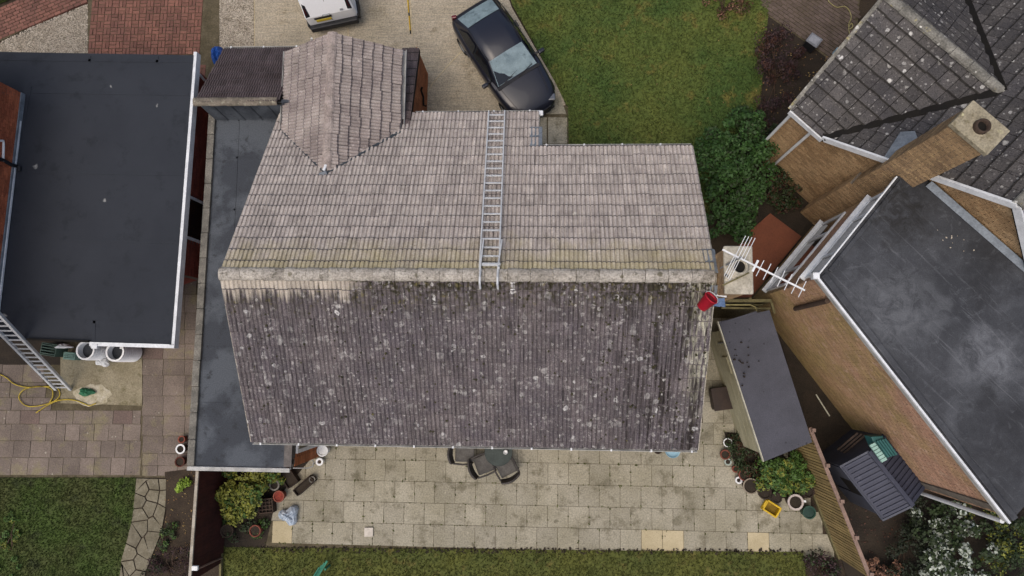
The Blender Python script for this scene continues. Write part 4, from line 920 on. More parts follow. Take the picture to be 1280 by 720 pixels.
vb.build('valley', M_DARK, rh)
MB().bar(G-d*.04+Vector((0, 0, -.05)), Wv-d*.04+Vector((0, 0, -.03)), .1, .1).build('verge', M_RIDGE_R, rh)
# walls
Lw = 9.0
prof = [(0, 3.52), (.99, 3.52), (.99+sA, Ap.z-.12), (.99+2*sA, 3.52), (.99+2*sA+.3, 3.52)]
Ww = W1+out*-.14
brick_wall(rh, Ww, Ww+d*(.99+2*sA+.3), 0, prof, M_BRICK_Y, inward=Ww+nin*4, name='gable_wall')
brick_wall(rh, Ww+nin*5.0, Ww, 0, [(0, 3.5), (2.5, 5.1), (5.0, 3.5)], M_BRICK_Y, inward=Ww+d*2+nin*2, name='side_wall')
MB().prism([tuple((Ww+d*.3+nin*.3).xy), tuple((Ww+d*7+nin*.3).xy), tuple((Ww+d*7+nin*9).xy), tuple((Ww+d*1.2+nin*9).xy)], 0, 3.4).build('wall', M_BRICK_Y, rh)
# fascias and bargeboards
fascia(rh, Wv+Vector((0, 0, -.1))+out*.03, Ev+Vector((0, 0, -.1))+out*.03, .16, .04)
fascia(rh, Ev+out*.02+Vector((0, 0, -.0)), Ap+out*.02+Vector((0, 0, -.0)), .17, .05, M_WHITE, 'bargeboard')
fascia(rh, Ap+out*.02+Vector((0, 0, -.0)), Ap+out*.02+Vc*4+Vector((0, 0, -.0)), .17, .05, M_WHITE, 'bargeboard')
for q in ((986, 146), (1013, 166)):
    t = PV(q[0], q[1], Ww+out*.05, Ww+out*.05+d); MB().tube([Vector((t.x, t.y, 3.45)), Vector((t.x, t.y, .05))], .04, 8).build('downpipe', M_PLW, rh)
# chimney breast and stack
C1, C2 = P(1107.5, 205, F5), P(1141, 234, F5); cd = (C2-C1).normalized(); cn = Vector((-cd.y, cd.x, 0))
if cn.dot(nin) < 0: cn = -cn
rc = thing('tall_brick_chimney', 'tall brown brick chimney stack rising against the slate roofed house on the right', 'chimney', tuple(((C1+C2)/2).xy)+(0,))
wd = (C2-C1).length; dp = .52; ztop = 7.45
for nm, c0, w_, z0, z1 in (('stack', C1, wd, 3.3, ztop), ('breast', C1-cd*.06, wd+.12, 0, 3.3)):
    q = [c0, c0+cd*w_, c0+cd*w_+cn*dp, c0+cn*dp]
    st = MB().prism([tuple(p.xy) for p in q], z0, z1).build(nm, M_MORTAR, rc); bb = MB()
    for i in range(4):
        A, B = Vector((q[i].x, q[i].y, z0)), Vector((q[(i+1) % 4].x, q[(i+1) % 4].y, z0)); U = (B-A).normalized(); Nw = Vector((U.y, -U.x, 0))
        if Nw.dot((A+B)/2-(q[0]+q[2])/2) < 0: Nw = -Nw
        brick_field(bb, A, U, (0, 0, 1), Nw, (B-A).length, z1-z0)
    o = bb.build('bricks', M_BRICK_C if nm == 'stack' else M_BRICK_Y, st); o['kind'] = 'stuff'
q = [C1-cd*.05-cn*.05, C2+cd*.05-cn*.05, C2+cd*.05+cn*(dp+.05), C1-cd*.05+cn*(dp+.05)]
MB().prism([tuple(p.xy) for p in q], ztop-.02, ztop+.1).build('cap', mat('cap_stone', '9a927d', '827a66', 4, c3='6d6650', sc3=8, t3=.55, sp=[('b0aa86', 5, .3, .3)], isl=0, fv=.3, bump=.5), rc, bevel=.015)
pc = (C1+C2)/2+cn*dp*.5
po = MB().lathe([(.155, .08), (.135, .12), (.135, .19), (.1, .19), (.09, .0)], (pc.x, pc.y, ztop), 22).build('pot', M_POTB, rc, smooth=True)
MB().disc((pc.x, pc.y, ztop+.11), .098).build('flue_hole', M_DARK, po)
ap = [PP(*q, Ov, Bn)+Bn*.06 for q in ((1106, 198), (1126, 167), (1144, 166), (1150, 182), (1122, 206))]
MB().slab(ap, Bn, .03).build('lead_apron', M_LEAD, rc)
# two storey flat roofed extension
fx = thing('flat_roof_annexe', 'two storey brown brick annexe with worn chalky grey flat roof on the right', 'extension', (9.5, 0, 0))
a5, b5, s5 = P(1022, 346, F5), P(1121, 222, F5), P(1262, 653, F5)
wallp = lambda s: Ww+out*.03+d*s
nb = wallp(2.4); far_ = wallp(10.5); far_2 = s5+(far_-nb)*0+nin*6.2+d*1.5
k5 = Ww+out*.03+d*(((b5-Ww).dot(d)))
kc = s5+nin*((s5-Ww-out*.03).dot(out))
rp = [(a5.x, a5.y), (b5.x, b5.y), (k5.x, k5.y), (kc.x, kc.y), (s5.x, s5.y)]
fr_ = MB().prism(rp, F5-.18, F5).build('flat_roof', M_FELT_R, fx)
# raised felt upstand along edges, flashing on the house wall
for A, B, ww, nm, m_ in ((a5, s5, .14, 'felt_upstand', M_FELT_R), (a5, b5, .1, 'felt_upstand', M_FELT_R)):
    n2 = Vector((-(B-A).y, (B-A).x, 0)).normalized(); c_ = Vector((10.5, 1, 5)); n2 = n2 if n2.dot(c_-A) > 0 else -n2
    eo = (B-A).normalized()*(.25 if B is b5 else .03); MB().bar(A+eo+n2*.12+Vector((0, 0, .02 if B is b5 else .024)), B+n2*.12+Vector((0, 0, .02 if B is b5 else .024)), ww, .06).build(nm, m_, fr_, bevel=.015)
f1, f2 = PV(1166, 226, wallp(0)+out*.05, wallp(1)+out*.05), PV(1280, 326, wallp(0)+out*.05, wallp(1)+out*.05)
MB().slab([Vector((f1.x, f1.y, F5+.04))+out*.12, Vector((f1.x, f1.y, F5+.14)), Vector((f2.x, f2.y, F5+.14))+d*3, Vector((f2.x, f2.y, F5+.04))+d*3+out*.12], out+Vector((0, 0, .8)), .02).build('lead_flashing', M_LEAD, fx)
for A, B in ((a5, s5), (a5, b5)):
    n2 = Vector(((B-A).y, -(B-A).x, 0)).normalized(); n2 = n2 if n2.dot(Vector((10.5, 1, 5))-A) < 0 else -n2
    if B is s5:
        MB().bar(A+n2*.02+Vector((0, 0, .01)), B+n2*.02+Vector((0, 0, .01)), .045, .07).build('roof_trim', M_WHITE, fx); fascia(fx, A+n2*.0+Vector((0, 0, -.13)), B+n2*.0+Vector((0, 0, -.13)), .14, .05, M_GUTTER)
    else: MB().bar(A+n2*.02+Vector((0, 0, .005)), B+n2*.02+Vector((0, 0, .005)), .03, .08).build('roof_trim', M_WHITE, fx)
MB().box(a5+Vector((-.04, .02, -.03)), .14, .14, .16).build('trim_corner', M_WHITE, fx, bevel=.01)
cen = Vector((10.5, 1, 0))
inA = (cen-a5).normalized()*.1; inA.z = 0
wA, wB, wS = a5+inA, b5+Vector((.06, -.09, 0)), s5+Vector((.02, .1, 0))
swl, Us, Ns = brick_wall(fx, wA, wS, 0, F5-.18, M_BRICK_P, inward=cen, name='long_wall')
Ln = (wB-wA).length
def onNW(x, y):
    p = PV(x, y, wA, wB); return (Vector((p.x, p.y, 0))-Vector((wA.x, wA.y, 0))).dot((wB-wA).normalized()), p.z
sl0, zl = onNW(962, 357); sl1, _ = onNW(1022, 280); su0, zu = onNW(1013, 338); su1, _ = onNW(1082, 249)
zl, zu = (1.15), (3.95)
nwl, Un, Nw = brick_wall(fx, wA, wB, 0, F5-.18, M_BRICK_P, inward=cen, holes=[(.12, Ln-.15, zl, 2.55), (.12, Ln-.15, zu, 4.75)], name='window_wall')
A0 = Vector((wA.x, wA.y, 0))
print('win', sl0, sl1, su0, su1, Ln)
window_at(fx, A0, Un, Nw, .12, Ln-.2, zl, 2.6, fr=.08, sill=.17, mullions=[.75, Ln*.68])
window_at(fx, A0, Un, Nw, .12, Ln-.2, zu, 4.78, fr=.08, sill=.17, mullions=[.75, Ln*.68])
MB().prism([(wA.x+.25, wA.y), (wB.x+.2, wB.y-.2), (kc.x, kc.y-.3), (wS.x+.2, wS.y+.3)], 0, F5-.19).build('wall', M_BRICK_P, fx)
brick_wall(fx, wS, kc, 0, F5-.18, M_BRICK_P, inward=cen, name='end_wall')
e5 = Vector((wS.x, wS.y, 0)) - Us*.02
MB().tube([Vector((s5.x-.02, s5.y-.02, 4.8)), Vector((s5.x-.02, s5.y-.02, .05))], .05, 8).build('downpipe', M_PLW, fx)
p0 = PV(1032, 375, wA, wS); p1 = PV(997, 384, wA, wS)
MB().tube([Vector((p0.x, p0.y, p0.z+.25))+Ns*.07, Vector((p1.x, p1.y, p1.z))+Ns*.07], .06, 10).build('vent_pipe', M_POTB, fx)
# ------------------------------------------------------------------ vehicles
def local(parent_loc, ang):
    R = Matrix.Rotation(ang, 4, 'Z'); T = Matrix.Translation(parent_loc) @ R
    return lambda x, y, z: T @ Vector((x, y, z))
def wheels(car, L, xs, hy, r=.3, wd=.19):
    for x_ in xs:
        for s in (-1, 1):
            c0, c1 = L(x_, s*(hy-wd), r), L(x_, s*hy, r); ax = (c1-c0).normalized()
            wh = MB().lathe([(r*.62, 0), (r*.95, 0), (r, .03), (r, wd-.03), (r*.95, wd), (r*.62, wd)], c0, 20, ax).build('wheel', M_TYRE, car, smooth=True)
            MB().lathe([(.01, wd-.02), (r*.25, wd-.01), (r*.6, wd-.035), (r*.63, wd-.005)], c0, 20, ax).build('rim', M_ALU_D, wh, smooth=True)
ang = math.atan2(-.84, .54); cc = P(631, 75, .6); cl = Vector((cc.x, cc.y, 0)); L_ = local(cl, ang); L = lambda x, y, z: L_(x*1.065, y*1.05, z*1.03)
car = thing('parked_car', 'dark navy hatchback parked at an angle on the drive with pale screens', 'car', cl)
st = [(-1.82, .52, .60), (-1.78, .66, .78), (-1.62, .76, .90), (-1.2, .80, .93), (-.5, .815, .93), (.2, .815, .92), (.62, .81, .91), (.95, .79, .88), (1.3, .76, .82), (1.6, .69, .72), (1.78, .55, .60), (1.83, .40, .50)]
b = MB(); vs = []; n = 12
for x_, h_, z in st:
    half = [(0, z+.035), (.5*h_, z+.03), (.86*h_, z+.0), (.97*h_, z-.07), (h_, z-.2 if z > .7 else z-.1), (h_*.99, .36), (h_*.9, .22)]
    ring = [(y, zz) for y, zz in half[::-1]]+[(-y, zz) for y, zz in half[1:]]
    vs += [L(x_, y, zz) for y, zz in ring]
k = 13; fs = []
for i in range(len(st)-1):
    for j in range(k-1): fs.append((i*k+j, i*k+j+1, (i+1)*k+j+1, (i+1)*k+j))
    fs.append((i*k+k-1, i*k, (i+1)*k, (i+1)*k+k-1))
fs += [tuple(range(k)), tuple(range((len(st)-1)*k, len(st)*k))[::-1]]
b.add(vs, fs).build('body', M_NAVY, car, smooth=True, sub=1)
# cabin: pillars + roof
cb = [(.72, .66, .90), (.08, .545, 1.335), (-.35, .555, 1.37), (-.95, .54, 1.345), (-1.60, .60, .95)]
vs = []; fs = []
for x_, h_, z in cb: vs += [L(x_, h_, z), L(x_, h_*.55, z+.03), L(x_, 0, z+.04), L(x_, -h_*.55, z+.03), L(x_, -h_, z)]
for x_, h_, z in cb: vs += [L(x_, .74 if abs(x_) < 1.5 else .66, .88), L(x_, -(.74 if abs(x_) < 1.5 else .66), .88)]
for i in range(4):
    for j in range(4): fs.append((i*5+j, i*5+j+1, (i+1)*5+j+1, (i+1)*5+j))
    q = 25+2*i; fs += [(i*5, (i+1)*5, q+2, q), (i*5+4, q+1, q+3, (i+1)*5+4)]
rf_ = MB().add(vs, fs).build('roof', M_NAVY, car)
rf_.data.polygons.foreach_set('use_smooth', [all(v < 25 for v in p.vertices) for p in rf_.data.polygons])
def panel(nm, pts, m, par=car, off=.004, th=.006):
    a, b_, c_ = (L(*p) for p in pts[:3]); nn = (b_-a).cross(c_-a).normalized()
    ctr = L(-.4, 0, .7)
    if nn.dot(a-ctr) < 0: nn = -nn
    return MB().slab([L(*p)+nn*(off+th) for p in pts], nn, th).build(nm, m, par)
def screen(nm, x0, h0, z0, x1, h1, z1, m):
    vs = []; fs = []
    for t in (0, .5, 1):
        for yy in (-1, -.55, 0, .55, 1):
            h_ = h0+(h1-h0)*t; cr = (.03*(1-abs(yy)**1.5)+.012); vs.append(L(x0+(x1-x0)*t, yy*h_, z0+(z1-z0)*t+cr+.006))
    for i in range(2):
        for j in range(4): fs.append((i*5+j, i*5+j+1, (i+1)*5+j+1, (i+1)*5+j))
    return MB().add(vs, fs).build(nm, m, car, smooth=True)
ws = screen('windscreen', .70, .63, .915, .12, .515, 1.315, M_SCREEN)
screen('rear_window', -1.55, .55, .985, -1.0, .50, 1.33, M_SCREEN)
def wsp(t, yy): h_ = .63+(.515-.63)*t; return L(.70+(.12-.70)*t, yy*h_, .915+.4*t+.03*(1-abs(yy)**1.5)+.024)
cv = [wsp(.01, -.97), wsp(.01, -.55), wsp(.02, -.2), wsp(.13, -.40), wsp(.30, -.52), wsp(.42, -.74), wsp(.62, -.97)]
MB().add(cv, [(0, 1, 6), (1, 5, 6), (1, 4, 5), (1, 3, 4), (1, 2, 3)]).build('clear_glass_corner', M_CGLASS, ws)
for s in (-1, 1):
    panel('side_window', [(.50, s*.70, .95), (.06, s*.585, 1.28), (-.42, s*.59, 1.31), (-.42, s*.722, .95)], M_CGLASS, off=.01)
    panel('side_window', [(-.47, s*.722, .95), (-.47, s*.59, 1.31), (-.92, s*.585, 1.28), (-1.32, s*.68, .97)], M_CGLASS, off=.01)
    mr = MB().box(L(.48, s*.92, .95), .12, .2, .13, Matrix.Rotation(ang, 3, 'Z')).build('door_mirror', M_NAVY, car, bevel=.04)
    MB().bar(L(.44, s*.83, .92), L(.44, s*.72, .9), .05, .04).build('mirror_arm', M_BLACKP, mr)
    MB().bar(L(-.45, s*.82, .70), L(-.45, s*.80, .88), .012, .012).build('door_gap', M_BLACKP, car)
    MB().bar(L(-.75, s*.826, .76), L(-.55, s*.826, .76), .03, .03).build('door_handle', M_NAVY, car)
    MB().box(L(1.64, s*.50, .64), .2, .24, .1, Matrix.Rotation(ang-s*.5, 3, 'Z')).build('headlight', mat('lamp_smoked', '54585f', isl=0, fv=.1, rough=.15, bump=0, coat=.6) if s < 0 else bpy.data.materials['lamp_smoked'], car, bevel=.03)
    MB().box(L(-1.72, s*.58, .78), .1, .16, .26, Matrix.Rotation(ang+s*.4, 3, 'Z')).build('tail_light', M_LAMP_R, car, bevel=.03)
    MB().bar(L(.09, s*.55, 1.36), L(-.98, s*.545, 1.36), .02, .02).build('roof_seam', M_BLACKP, car)
    MB().bar(L(1.5, s*.50, .80), L(.78, s*.62, .94), .01, .012).build('bonnet_gap', M_BLACKP, car)
MB().bar(L(.74, -.55, .935), L(.60, .05, 1.02), .02, .015).build('wiper', M_BLACKP, car); MB().bar(L(.76, .0, .95), L(.66, .5, .985), .02, .015).build('wiper', M_BLACKP, car)
MB().bar(L(.76, -.68, .925), L(.76, .68, .925), .08, .02).build('scuttle', M_BLACKP, car)
MB().bar(L(1.765, -.4, .5), L(1.765, .4, .5), .13, .12).build('grille', M_BLACKP, car, bevel=.02)
MB().bar(L(1.79, -.5, .36), L(1.79, .5, .36), .1, .12).build('front_bumper', M_BLACKP, car, bevel=.03)
MB().bar(L(-1.79, -.55, .40), L(-1.79, .55, .40), .12, .14).build('rear_bumper', M_BLACKP, car, bevel=.03)
wheels(car, L, (1.13, -1.12), .80, .29)

ang = math.radians(90+12.0); cc = P(418.5, 28.5, .42); L = local(Vector((cc.x, cc.y, 0)), ang)
van = thing('white_van', 'white small van seen from its rear with yellow number plate at the top edge', 'van', (cc.x, cc.y, 0))
sd = [(0, .36), (-.0, .95), (.32, 1.74), (.45, 1.8), (2.5, 1.82), (2.9, 1.5), (3.2, 1.08), (3.95, .88), (4.05, .36)]
hwd = [.775, .79, .70, .66, .66, .68, .74, .72, .70]
vs = [L(x_, h_, z) for (x_, z), h_ in zip(sd, hwd)]+[L(x_, -h_, z) for (x_, z), h_ in zip(sd, hwd)]; n = len(sd)
fs = [tuple(range(n)), tuple(range(2*n-1, n-1, -1))]+[(i, n+i, n+(i+1) % n, (i+1) % n) for i in range(n)]
vb_ = MB().add(vs, fs).build('body', M_VAN, van, bevel=.13); vb_.modifiers[0].segments = 4
rear = lambda y, z: L(-.012+(.32*(z-.95)/.79 if z > .95 else 0)-.0, y, z)
def rpan(nm, ys, zs, m, par=van, th=.03):
    MB().slab([rear(ys[0], zs[0]), rear(ys[1], zs[0]), rear(ys[1], zs[1]), rear(ys[0], zs[1])], L(-1, 0, .15)-L(0, 0, 0), th).build(nm, m, par, bevel=.006)
bp_ = MB(); bp_.bar(L(-.07, -.74, .46), L(-.07, .74, .46), .16, .22); bp_.bar(L(-.02, .77, .46), L(.5, .80, .46), .08, .22); bp_.bar(L(-.02, -.77, .46), L(.5, -.80, .46), .08, .22)
bp_.build('rear_bumper', M_BLACKP, van, bevel=.05)
pl = MB().slab([rear(y, z)+(L(-1, 0, 0)-L(0, 0, 0))*.02 for y, z in ((.0, .70), (.46, .70), (.46, .80), (.0, .80))], L(-1, 0, 0)-L(0, 0, 0), .015).build('number_plate', M_PLATE, van)
rpan('plate_recess', (-.04, .50), (.80, .90), M_BLACKP); 
MB().bar(rear(-.02, .98)+Vector((0, -.03, 0)), rear(.2, .98)+Vector((0, -.03, 0)), .05, .05).build('door_handle', M_ALU_D, van, bevel=.01)
rpan('rear_window', (-.3, .38), (1.54, 1.70), M_CGLASS)
MB().bar(rear(0, .62), rear(0, 1.48), .012, .012).build('door_gap', M_ALU_D, van)
for s in (-1, 1):
    tl = MB().slab([rear(s*.71, .98), rear(s*.57, 1.0), rear(s*.59, 1.36), rear(s*.67, 1.42)], L(-1, 0, .15)-L(0, 0, 0), .05).build('tail_light', M_BLACKP, van, bevel=.01)
    MB().slab([rear(s*.67, 1.06), rear(s*.625, 1.07), rear(s*.635, 1.28), rear(s*.665, 1.29)], L(-1, 0, .15)-L(0, 0, 0), .065).build('lens', M_LAMP_R, tl)
    MB().box(L(2.95, s*.82, 1.15), .14, .2, .22, Matrix.Rotation(ang, 3, 'Z')).build('door_mirror', M_BLACKP, van, bevel=.03)
bdg = MB().bar(rear(-.36, 1.05)+Vector((0, -.02, 0)), rear(-.44, 1.05)+Vector((0, -.02, 0)), .04, .04).build('badge', M_ALU_D, van)
MB().slab([L(2.98, .62, 1.47), L(2.98, -.62, 1.47), L(3.2, -.66, 1.14), L(3.2, .66, 1.14)], L(1, 0, .8)-L(0, 0, 0), -.02).build('windscreen', M_CGLASS, van)
wheels(van, L, (.6, 3.2), .78, .31)

# ------------------------------------------------------------------ ladders
def ladder(name, label, foot, head, across, width, rungs, m, rail=(.03, .07), skip=0):
    foot, head = Vector(foot), Vector(head); d = (head-foot).normalized(); a = Vector(across).normalized(); t = thing(name, label, 'ladder', foot)
    up = a.cross(d)
    for s in (-1, 1): MB().bar(foot+a*s*width/2, head+a*s*width/2, rail[0], rail[1], up).build('rail', m, t)
    n = rungs
    for i in range(n):
        c = foot+d*((head-foot).length*(i+.6)/n); MB().bar(c-a*width/2, c+a*width/2, .03, .028, up).build('rung', m, t)
    return t
lo = Vector((0, 0, 0))+Nn*.12
f0 = PP(621, 139, Vector((0, YR, ZR))+Nn*.14, Nn); f1 = PP(611.5, 336, Vector((0, YR, ZR))+Nn*.14, Nn)
rl = ladder('roof_ladder', 'long aluminium roof ladder lying on the pale front tiles, hooked over the ridge', f0, f1, (1, 0, 0), .42, 21, M_ALU)
up_ = Vector((1, 0, 0))
hd = f1+(f1-f0).normalized()*.0
for s in (-1, 1):
    p = hd+up_*s*.19; MB().tube([p, p+Vector((0, -.2, .11)), p+Vector((0, -.34, .1)), p+Vector((0, -.42, -.06))], .024, 8).build('ridge_hook', M_ALU, rl)
    q0 = PP(616-0, 300, Vector((0, YR, ZR))+Nn*.19, Nn)+up_*s*.205; MB().bar(q0, p+Nn*.05, .028, .06, Nn).build('top_section_rail', M_ALU, rl)
q0 = PP(614, 330, Vector((0, YR, ZR))+Nn*.2, Nn); MB().bar(q0-up_*.2, q0+up_*.2, .05, .03, Nn).build('wheel_bar', M_ALU, rl)
lf0 = P(79, 487, .03); v_ = P(-2, 403, 3.55); lh_ = v_+(v_-lf0).normalized()*.9
ladder('leaning_ladder', 'grey aluminium ladder leaning on the charcoal roof edge from the left patio', lf0, lh_, (1, 0, 0), .46, 20, M_ALU, (.075, .07))

# ------------------------------------------------------------------ TV aerial
ta = thing('tv_aerial', 'white pronged television aerial reaching right from the mortar capped chimney', 'aerial', (cx0+.1, cy1-.1, zc))
za = 7.0
A, B = P(903, 312, za), P(1006, 363, za); d_ = (B-A).normalized(); s_ = Vector((-d_.y, d_.x, 0)); Lb = (B-A).length
MB().bar(A, B, .03, .03).build('boom', M_PLW, ta)
MB().tube([A+d_*.35+Vector((0, 0, .1)), Vector(((A+d_*.35).x, (A+d_*.35).y, 5.6))], .02, 8).build('mast', M_ALU_D, ta)
for i in range(7):
    q = A+d_*(Lb*(.46+.085*i)); MB().tube([q-s_*.17, q+s_*.17], .008, 6).build('director', M_PLW, ta)
fx_ = A+d_*.38
for sgn in (-1, 1):
    for i in range(4):
        q = fx_+d_*(.05*i-.12)+Vector((0, 0, sgn*(.06+.05*i))); MB().tube([q-s_*.05, q+s_*.42] if sgn > 0 else [q-s_*.42, q+s_*.05], .007, 6).build('reflector_rod', M_PLW, ta)
MB().bar(fx_+d_*.3-s_*.12, fx_+d_*.3+s_*.12, .04, .02).build('dipole', M_PLW, ta)

# red bucket and cloth by the chimney
pb = onS(875, 381)+Sn*.14
bk_ = thing('red_bucket', 'red plastic bucket standing on the back roof slope beside the capped chimney', 'bucket', pb)
ax = Vector((.55, .62, .62)).normalized()
MB().lathe([(.001, 0), (.115, 0), (.155, .31), (.165, .31), (.165, .33), (.145, .33), (.14, .29)], pb, 18, ax).build('bucket', M_RED, bk_, smooth=True)
MB().lathe([(.001, .30), (.142, .295)], pb, 18, ax).build('contents', mat('red_rag', '8c1a28', '6d1420', 7, isl=0, fv=.3, bump=.5), bk_)
hu = ax.cross(Vector((0, 0, 1))).normalized(); hv = hu.cross(ax)
MB().tube([pb+ax*.33+hu*.16*math.cos(a)+hv*-.16*math.sin(a)+ax*.03*math.sin(a) for a in np.linspace(0, math.pi, 9)], .008, 6).build('handle', M_PLW, bk_)
q = [onS(892, 371)+Sn*.09, onS(904, 369)+Sn*.1, onS(905, 381)+Sn*.1, onS(890, 380)+Sn*.09]
b = MB(); nx = 6; vs = []; fs = []
for i in range(nx+1):
    for j in range(nx+1):
        u_, w_ = i/nx, j/nx; p = (q[0]*(1-u_)+q[1]*u_)*(1-w_)+(q[3]*(1-u_)+q[2]*u_)*w_; vs.append(p+Sn*random.uniform(0, .05))
for i in range(nx):
    for j in range(nx): a = i*(nx+1)+j; fs.append((a, a+1, a+nx+2, a+nx+1))
tag(b.add(vs, fs).build('blue_cloth', M_DENIM, smooth=True), 'crumpled blue cloth on the verge between red bucket and chimney', 'cloth')
p = onS(894, 366)+Sn*.12; gr_ = MB().tube([p, onS(906, 367)+Sn*.16], .025, 8).build('bracket_tube', M_ALU)
tag(gr_, 'short grey metal tube between the red bucket and the chimney', 'tube')

# ------------------------------------------------------------------ sheds, fences
sh = thing('garden_shed', 'cream sided garden shed with dark felt roof between house and fence', 'shed', P(945, 480, 0))
zs_ = 2.1
q = [P(899, 402, zs_), P(960, 388, zs_), P(1013, 552, zs_), P(955, 577, zs_)]
MB().slab([q[0], q[1]+Vector((0, 0, .12)), q[2]+Vector((0, 0, .12)), q[3]], (0, 0, 1), .08).build('roof', M_FELT_S, sh)
q2 = [P(903, 404, 2.12), P(940, 390, 2.2)]
MB().bar(P(902, 404, zs_+.03), P(946, 390, zs_+.1), .05, .015).build('felt_seam', M_FELT_S, sh)
lw = [P(907, 412, 2.0), P(953, 572, 2.0)]
wx = [(lw[0].x+.0, lw[0].y), (lw[1].x, lw[1].y+.1), (q[2].x-.12, q[2].y+.15), (q[1].x-.1, q[1].y-.3)]
MB().prism(wx, 0, 2.02).build('wall', M_CREAM, sh)
du = Vector((wx[1][0]-wx[0][0], wx[1][1]-wx[0][1], 0)); nn_ = Vector((du.y, -du.x, 0)).normalized()
if nn_.x > 0: nn_ = -nn_
for i in range(5):
    z = .1+.4*i; MB().bar(Vector((*wx[0], z))+nn_*.008, Vector((*wx[1], z))+nn_*.008, .016, .38).build('wall_board', M_CREAM, sh)
MB().bar(P(956, 577, zs_)+Vector((-.03, 0, -.04)), P(899, 402, zs_)+Vector((-.03, 0, -.04)), .03, .09).build('fascia', M_WHITE if False else mat('shed_fascia', 'b9b7a6', 'a3a190', 4, isl=0, fv=.15), sh)
MB().bar(Vector((*wx[0], 1.2))+nn_*.03+du*.22, Vector((*wx[0], 1.2))+nn_*.03+du*.36, .04, .5).build('window_frame', M_CREAM, sh)
for q_ in ((1.0, .7),):
    MB().bar(Vector((*wx[0], 1.0))+nn_*.03+du*.1, Vector((*wx[0], 1.9))+nn_*.03+du*.1, .03, .03).build('corner_strip', M_ALU_D, sh)
mb_ = MB()
for k in range(16):
    p = P(random.gauss(933, 11), random.gauss(452, 15), zs_+.06); s1 = random.uniform(.008, .026); mb_.box((p.x, p.y, zs_+.03+.1*random.random()), s1*1.8, s1*1.3, .1, Euler((0, 0, random.uniform(0, 3))).to_matrix())
o = mb_.build('moss', M_SOIL_D, sh); o['kind'] = 'stuff'
gt = thing('timber_gate', 'weathered greenish timber gate frame between the chimney and the grey felt shed', 'gate', P(930, 385, 0))
for q_ in ((900, 376), (938, 374), (962, 376)): p = P(*q_, 1.8); MB().box((p.x, p.y, .9), .08, .08, 1.8).build('post', M_TIMB, gt)
MB().bar(P(900, 376, 1.8), P(964, 376, 1.8), .08, .06).build('rail', M_TIMB, gt); MB().bar(P(901, 385, 1.78), P(962, 386, 1.78), .05, .1).build('rail', M_TIMB, gt)
for i in range(9):
    p = P(903+6*i, 381, 1.72); MB().box((p.x, p.y, .88), .12, .025, 1.66).build('gate_board', M_TIMB, gt)
MB().tube([P(901, 381, 1.85), P(938, 381, 1.85), P(944, 384, 1.83), P(946, 389, 1.8)], .02, 8).build('pale_pipe', M_PLW if False else M_ROPE, gt)
MB().bar(P(964, 378, 1.8), P(968, 392, 1.8), .06, .06).build('rail', M_TIMB, gt)

gs = thing('plastic_shed', 'dark grey plastic shed with ribbed roof standing by the long brick wall', 'shed', P(1090, 605, 0))
zr_, ze_ = 2.2, 1.85
ea, eb = P(1050, 583, ze_), P(1103, 650, ze_); ra, rb = P(1083, 560, zr_), P(1136, 634, zr_); ax_ = (eb-ea).normalized()
ra = ea+(ra-ea)-(ax_*((ra-ea).dot(ax_))); ra.z = zr_; rb = ra+(eb-ea); rb.z = zr_
oth = (ra-ea); oth.z = 0; fa, fb_ = ra+oth, rb+oth; fa.z = fb_.z = ze_
ns = Vector((0, 0, 1))
MB().slab([ea, eb, rb, ra], ns, .05).build('roof', M_SHEDR, gs); MB().slab([ra, rb, fb_, fa], ns, .05).build('roof', M_SHEDR, gs)
for i in range(13):
    t = (i+.6)/13.2; p0 = ea+(eb-ea)*t; p1 = ra+(rb-ra)*t; dd = p1-p0
    MB().bar(p0+dd*.1+Vector((0, 0, .015)), p0+dd*.92+Vector((0, 0, .015)), .07, .035).build('roof_rib', M_SHEDR, gs, bevel=.012)
    p1b = fa+(fb_-fa)*t; dd = p1b-p1; MB().bar(p1+dd*.1+Vector((0, 0, .015)), p1+dd*.92+Vector((0, 0, .015)), .07, .035).build('roof_rib', M_SHEDR, gs, bevel=.012)
MB().bar(ra+Vector((0, 0, .03)), rb+Vector((0, 0, .03)), .1, .05).build('ridge_cap', M_SHEDR, gs)
MB().bar(ea, eb, .03, .06).build('roof_trim', M_SHEDG, gs); MB().bar(ea, ra, .05, .06).build('roof_trim', M_SHEDG, gs); MB().bar(eb, rb, .05, .06).build('roof_trim', M_SHEDG, gs)
ins = oth.normalized()*.06
wp = [ea+ins+ax_*.06, eb+ins-ax_*.06, fb_-ins-ax_*.06, fa-ins+ax_*.06]
MB().prism([tuple(p.xy) for p in wp], 0, ze_-.04).build('wall', M_SHEDG, gs)
MB().slab([wp[0]+Vector((0, 0, -.05)), ra+ax_*.06+Vector((0, 0, -.05)), wp[3]+Vector((0, 0, -.05))], ax_, .04).build('gable_panel', M_SHEDG, gs); MB().slab([wp[1]+Vector((0, 0, -.05)), rb-ax_*.06+Vector((0, 0, -.05)), wp[2]+Vector((0, 0, -.05))], ax_, .04).build('gable_panel', M_SHEDG, gs)
so = -oth.normalized(); c0 = wp[0]+(wp[1]-wp[0])*.30; c1 = wp[0]+(wp[1]-wp[0])*.62
for A, B in ((wp[0]+(wp[1]-wp[0])*.03, c0), (c1, wp[1]-(wp[1]-wp[0])*.03)):
    MB().slab([Vector((*A.xy, .1)), Vector((*B.xy, .1)), Vector((*B.xy, 1.7)), Vector((*A.xy, 1.7))], so, -.03).build('wall_panel', M_SHEDG, gs)
MB().slab([Vector((*c0.xy, 1.0)), Vector((*c1.xy, 1.0)), Vector((*c1.xy, 1.72)), Vector((*c0.xy, 1.72))], so, -.035).build('dark_opening', M_DARK, gs)

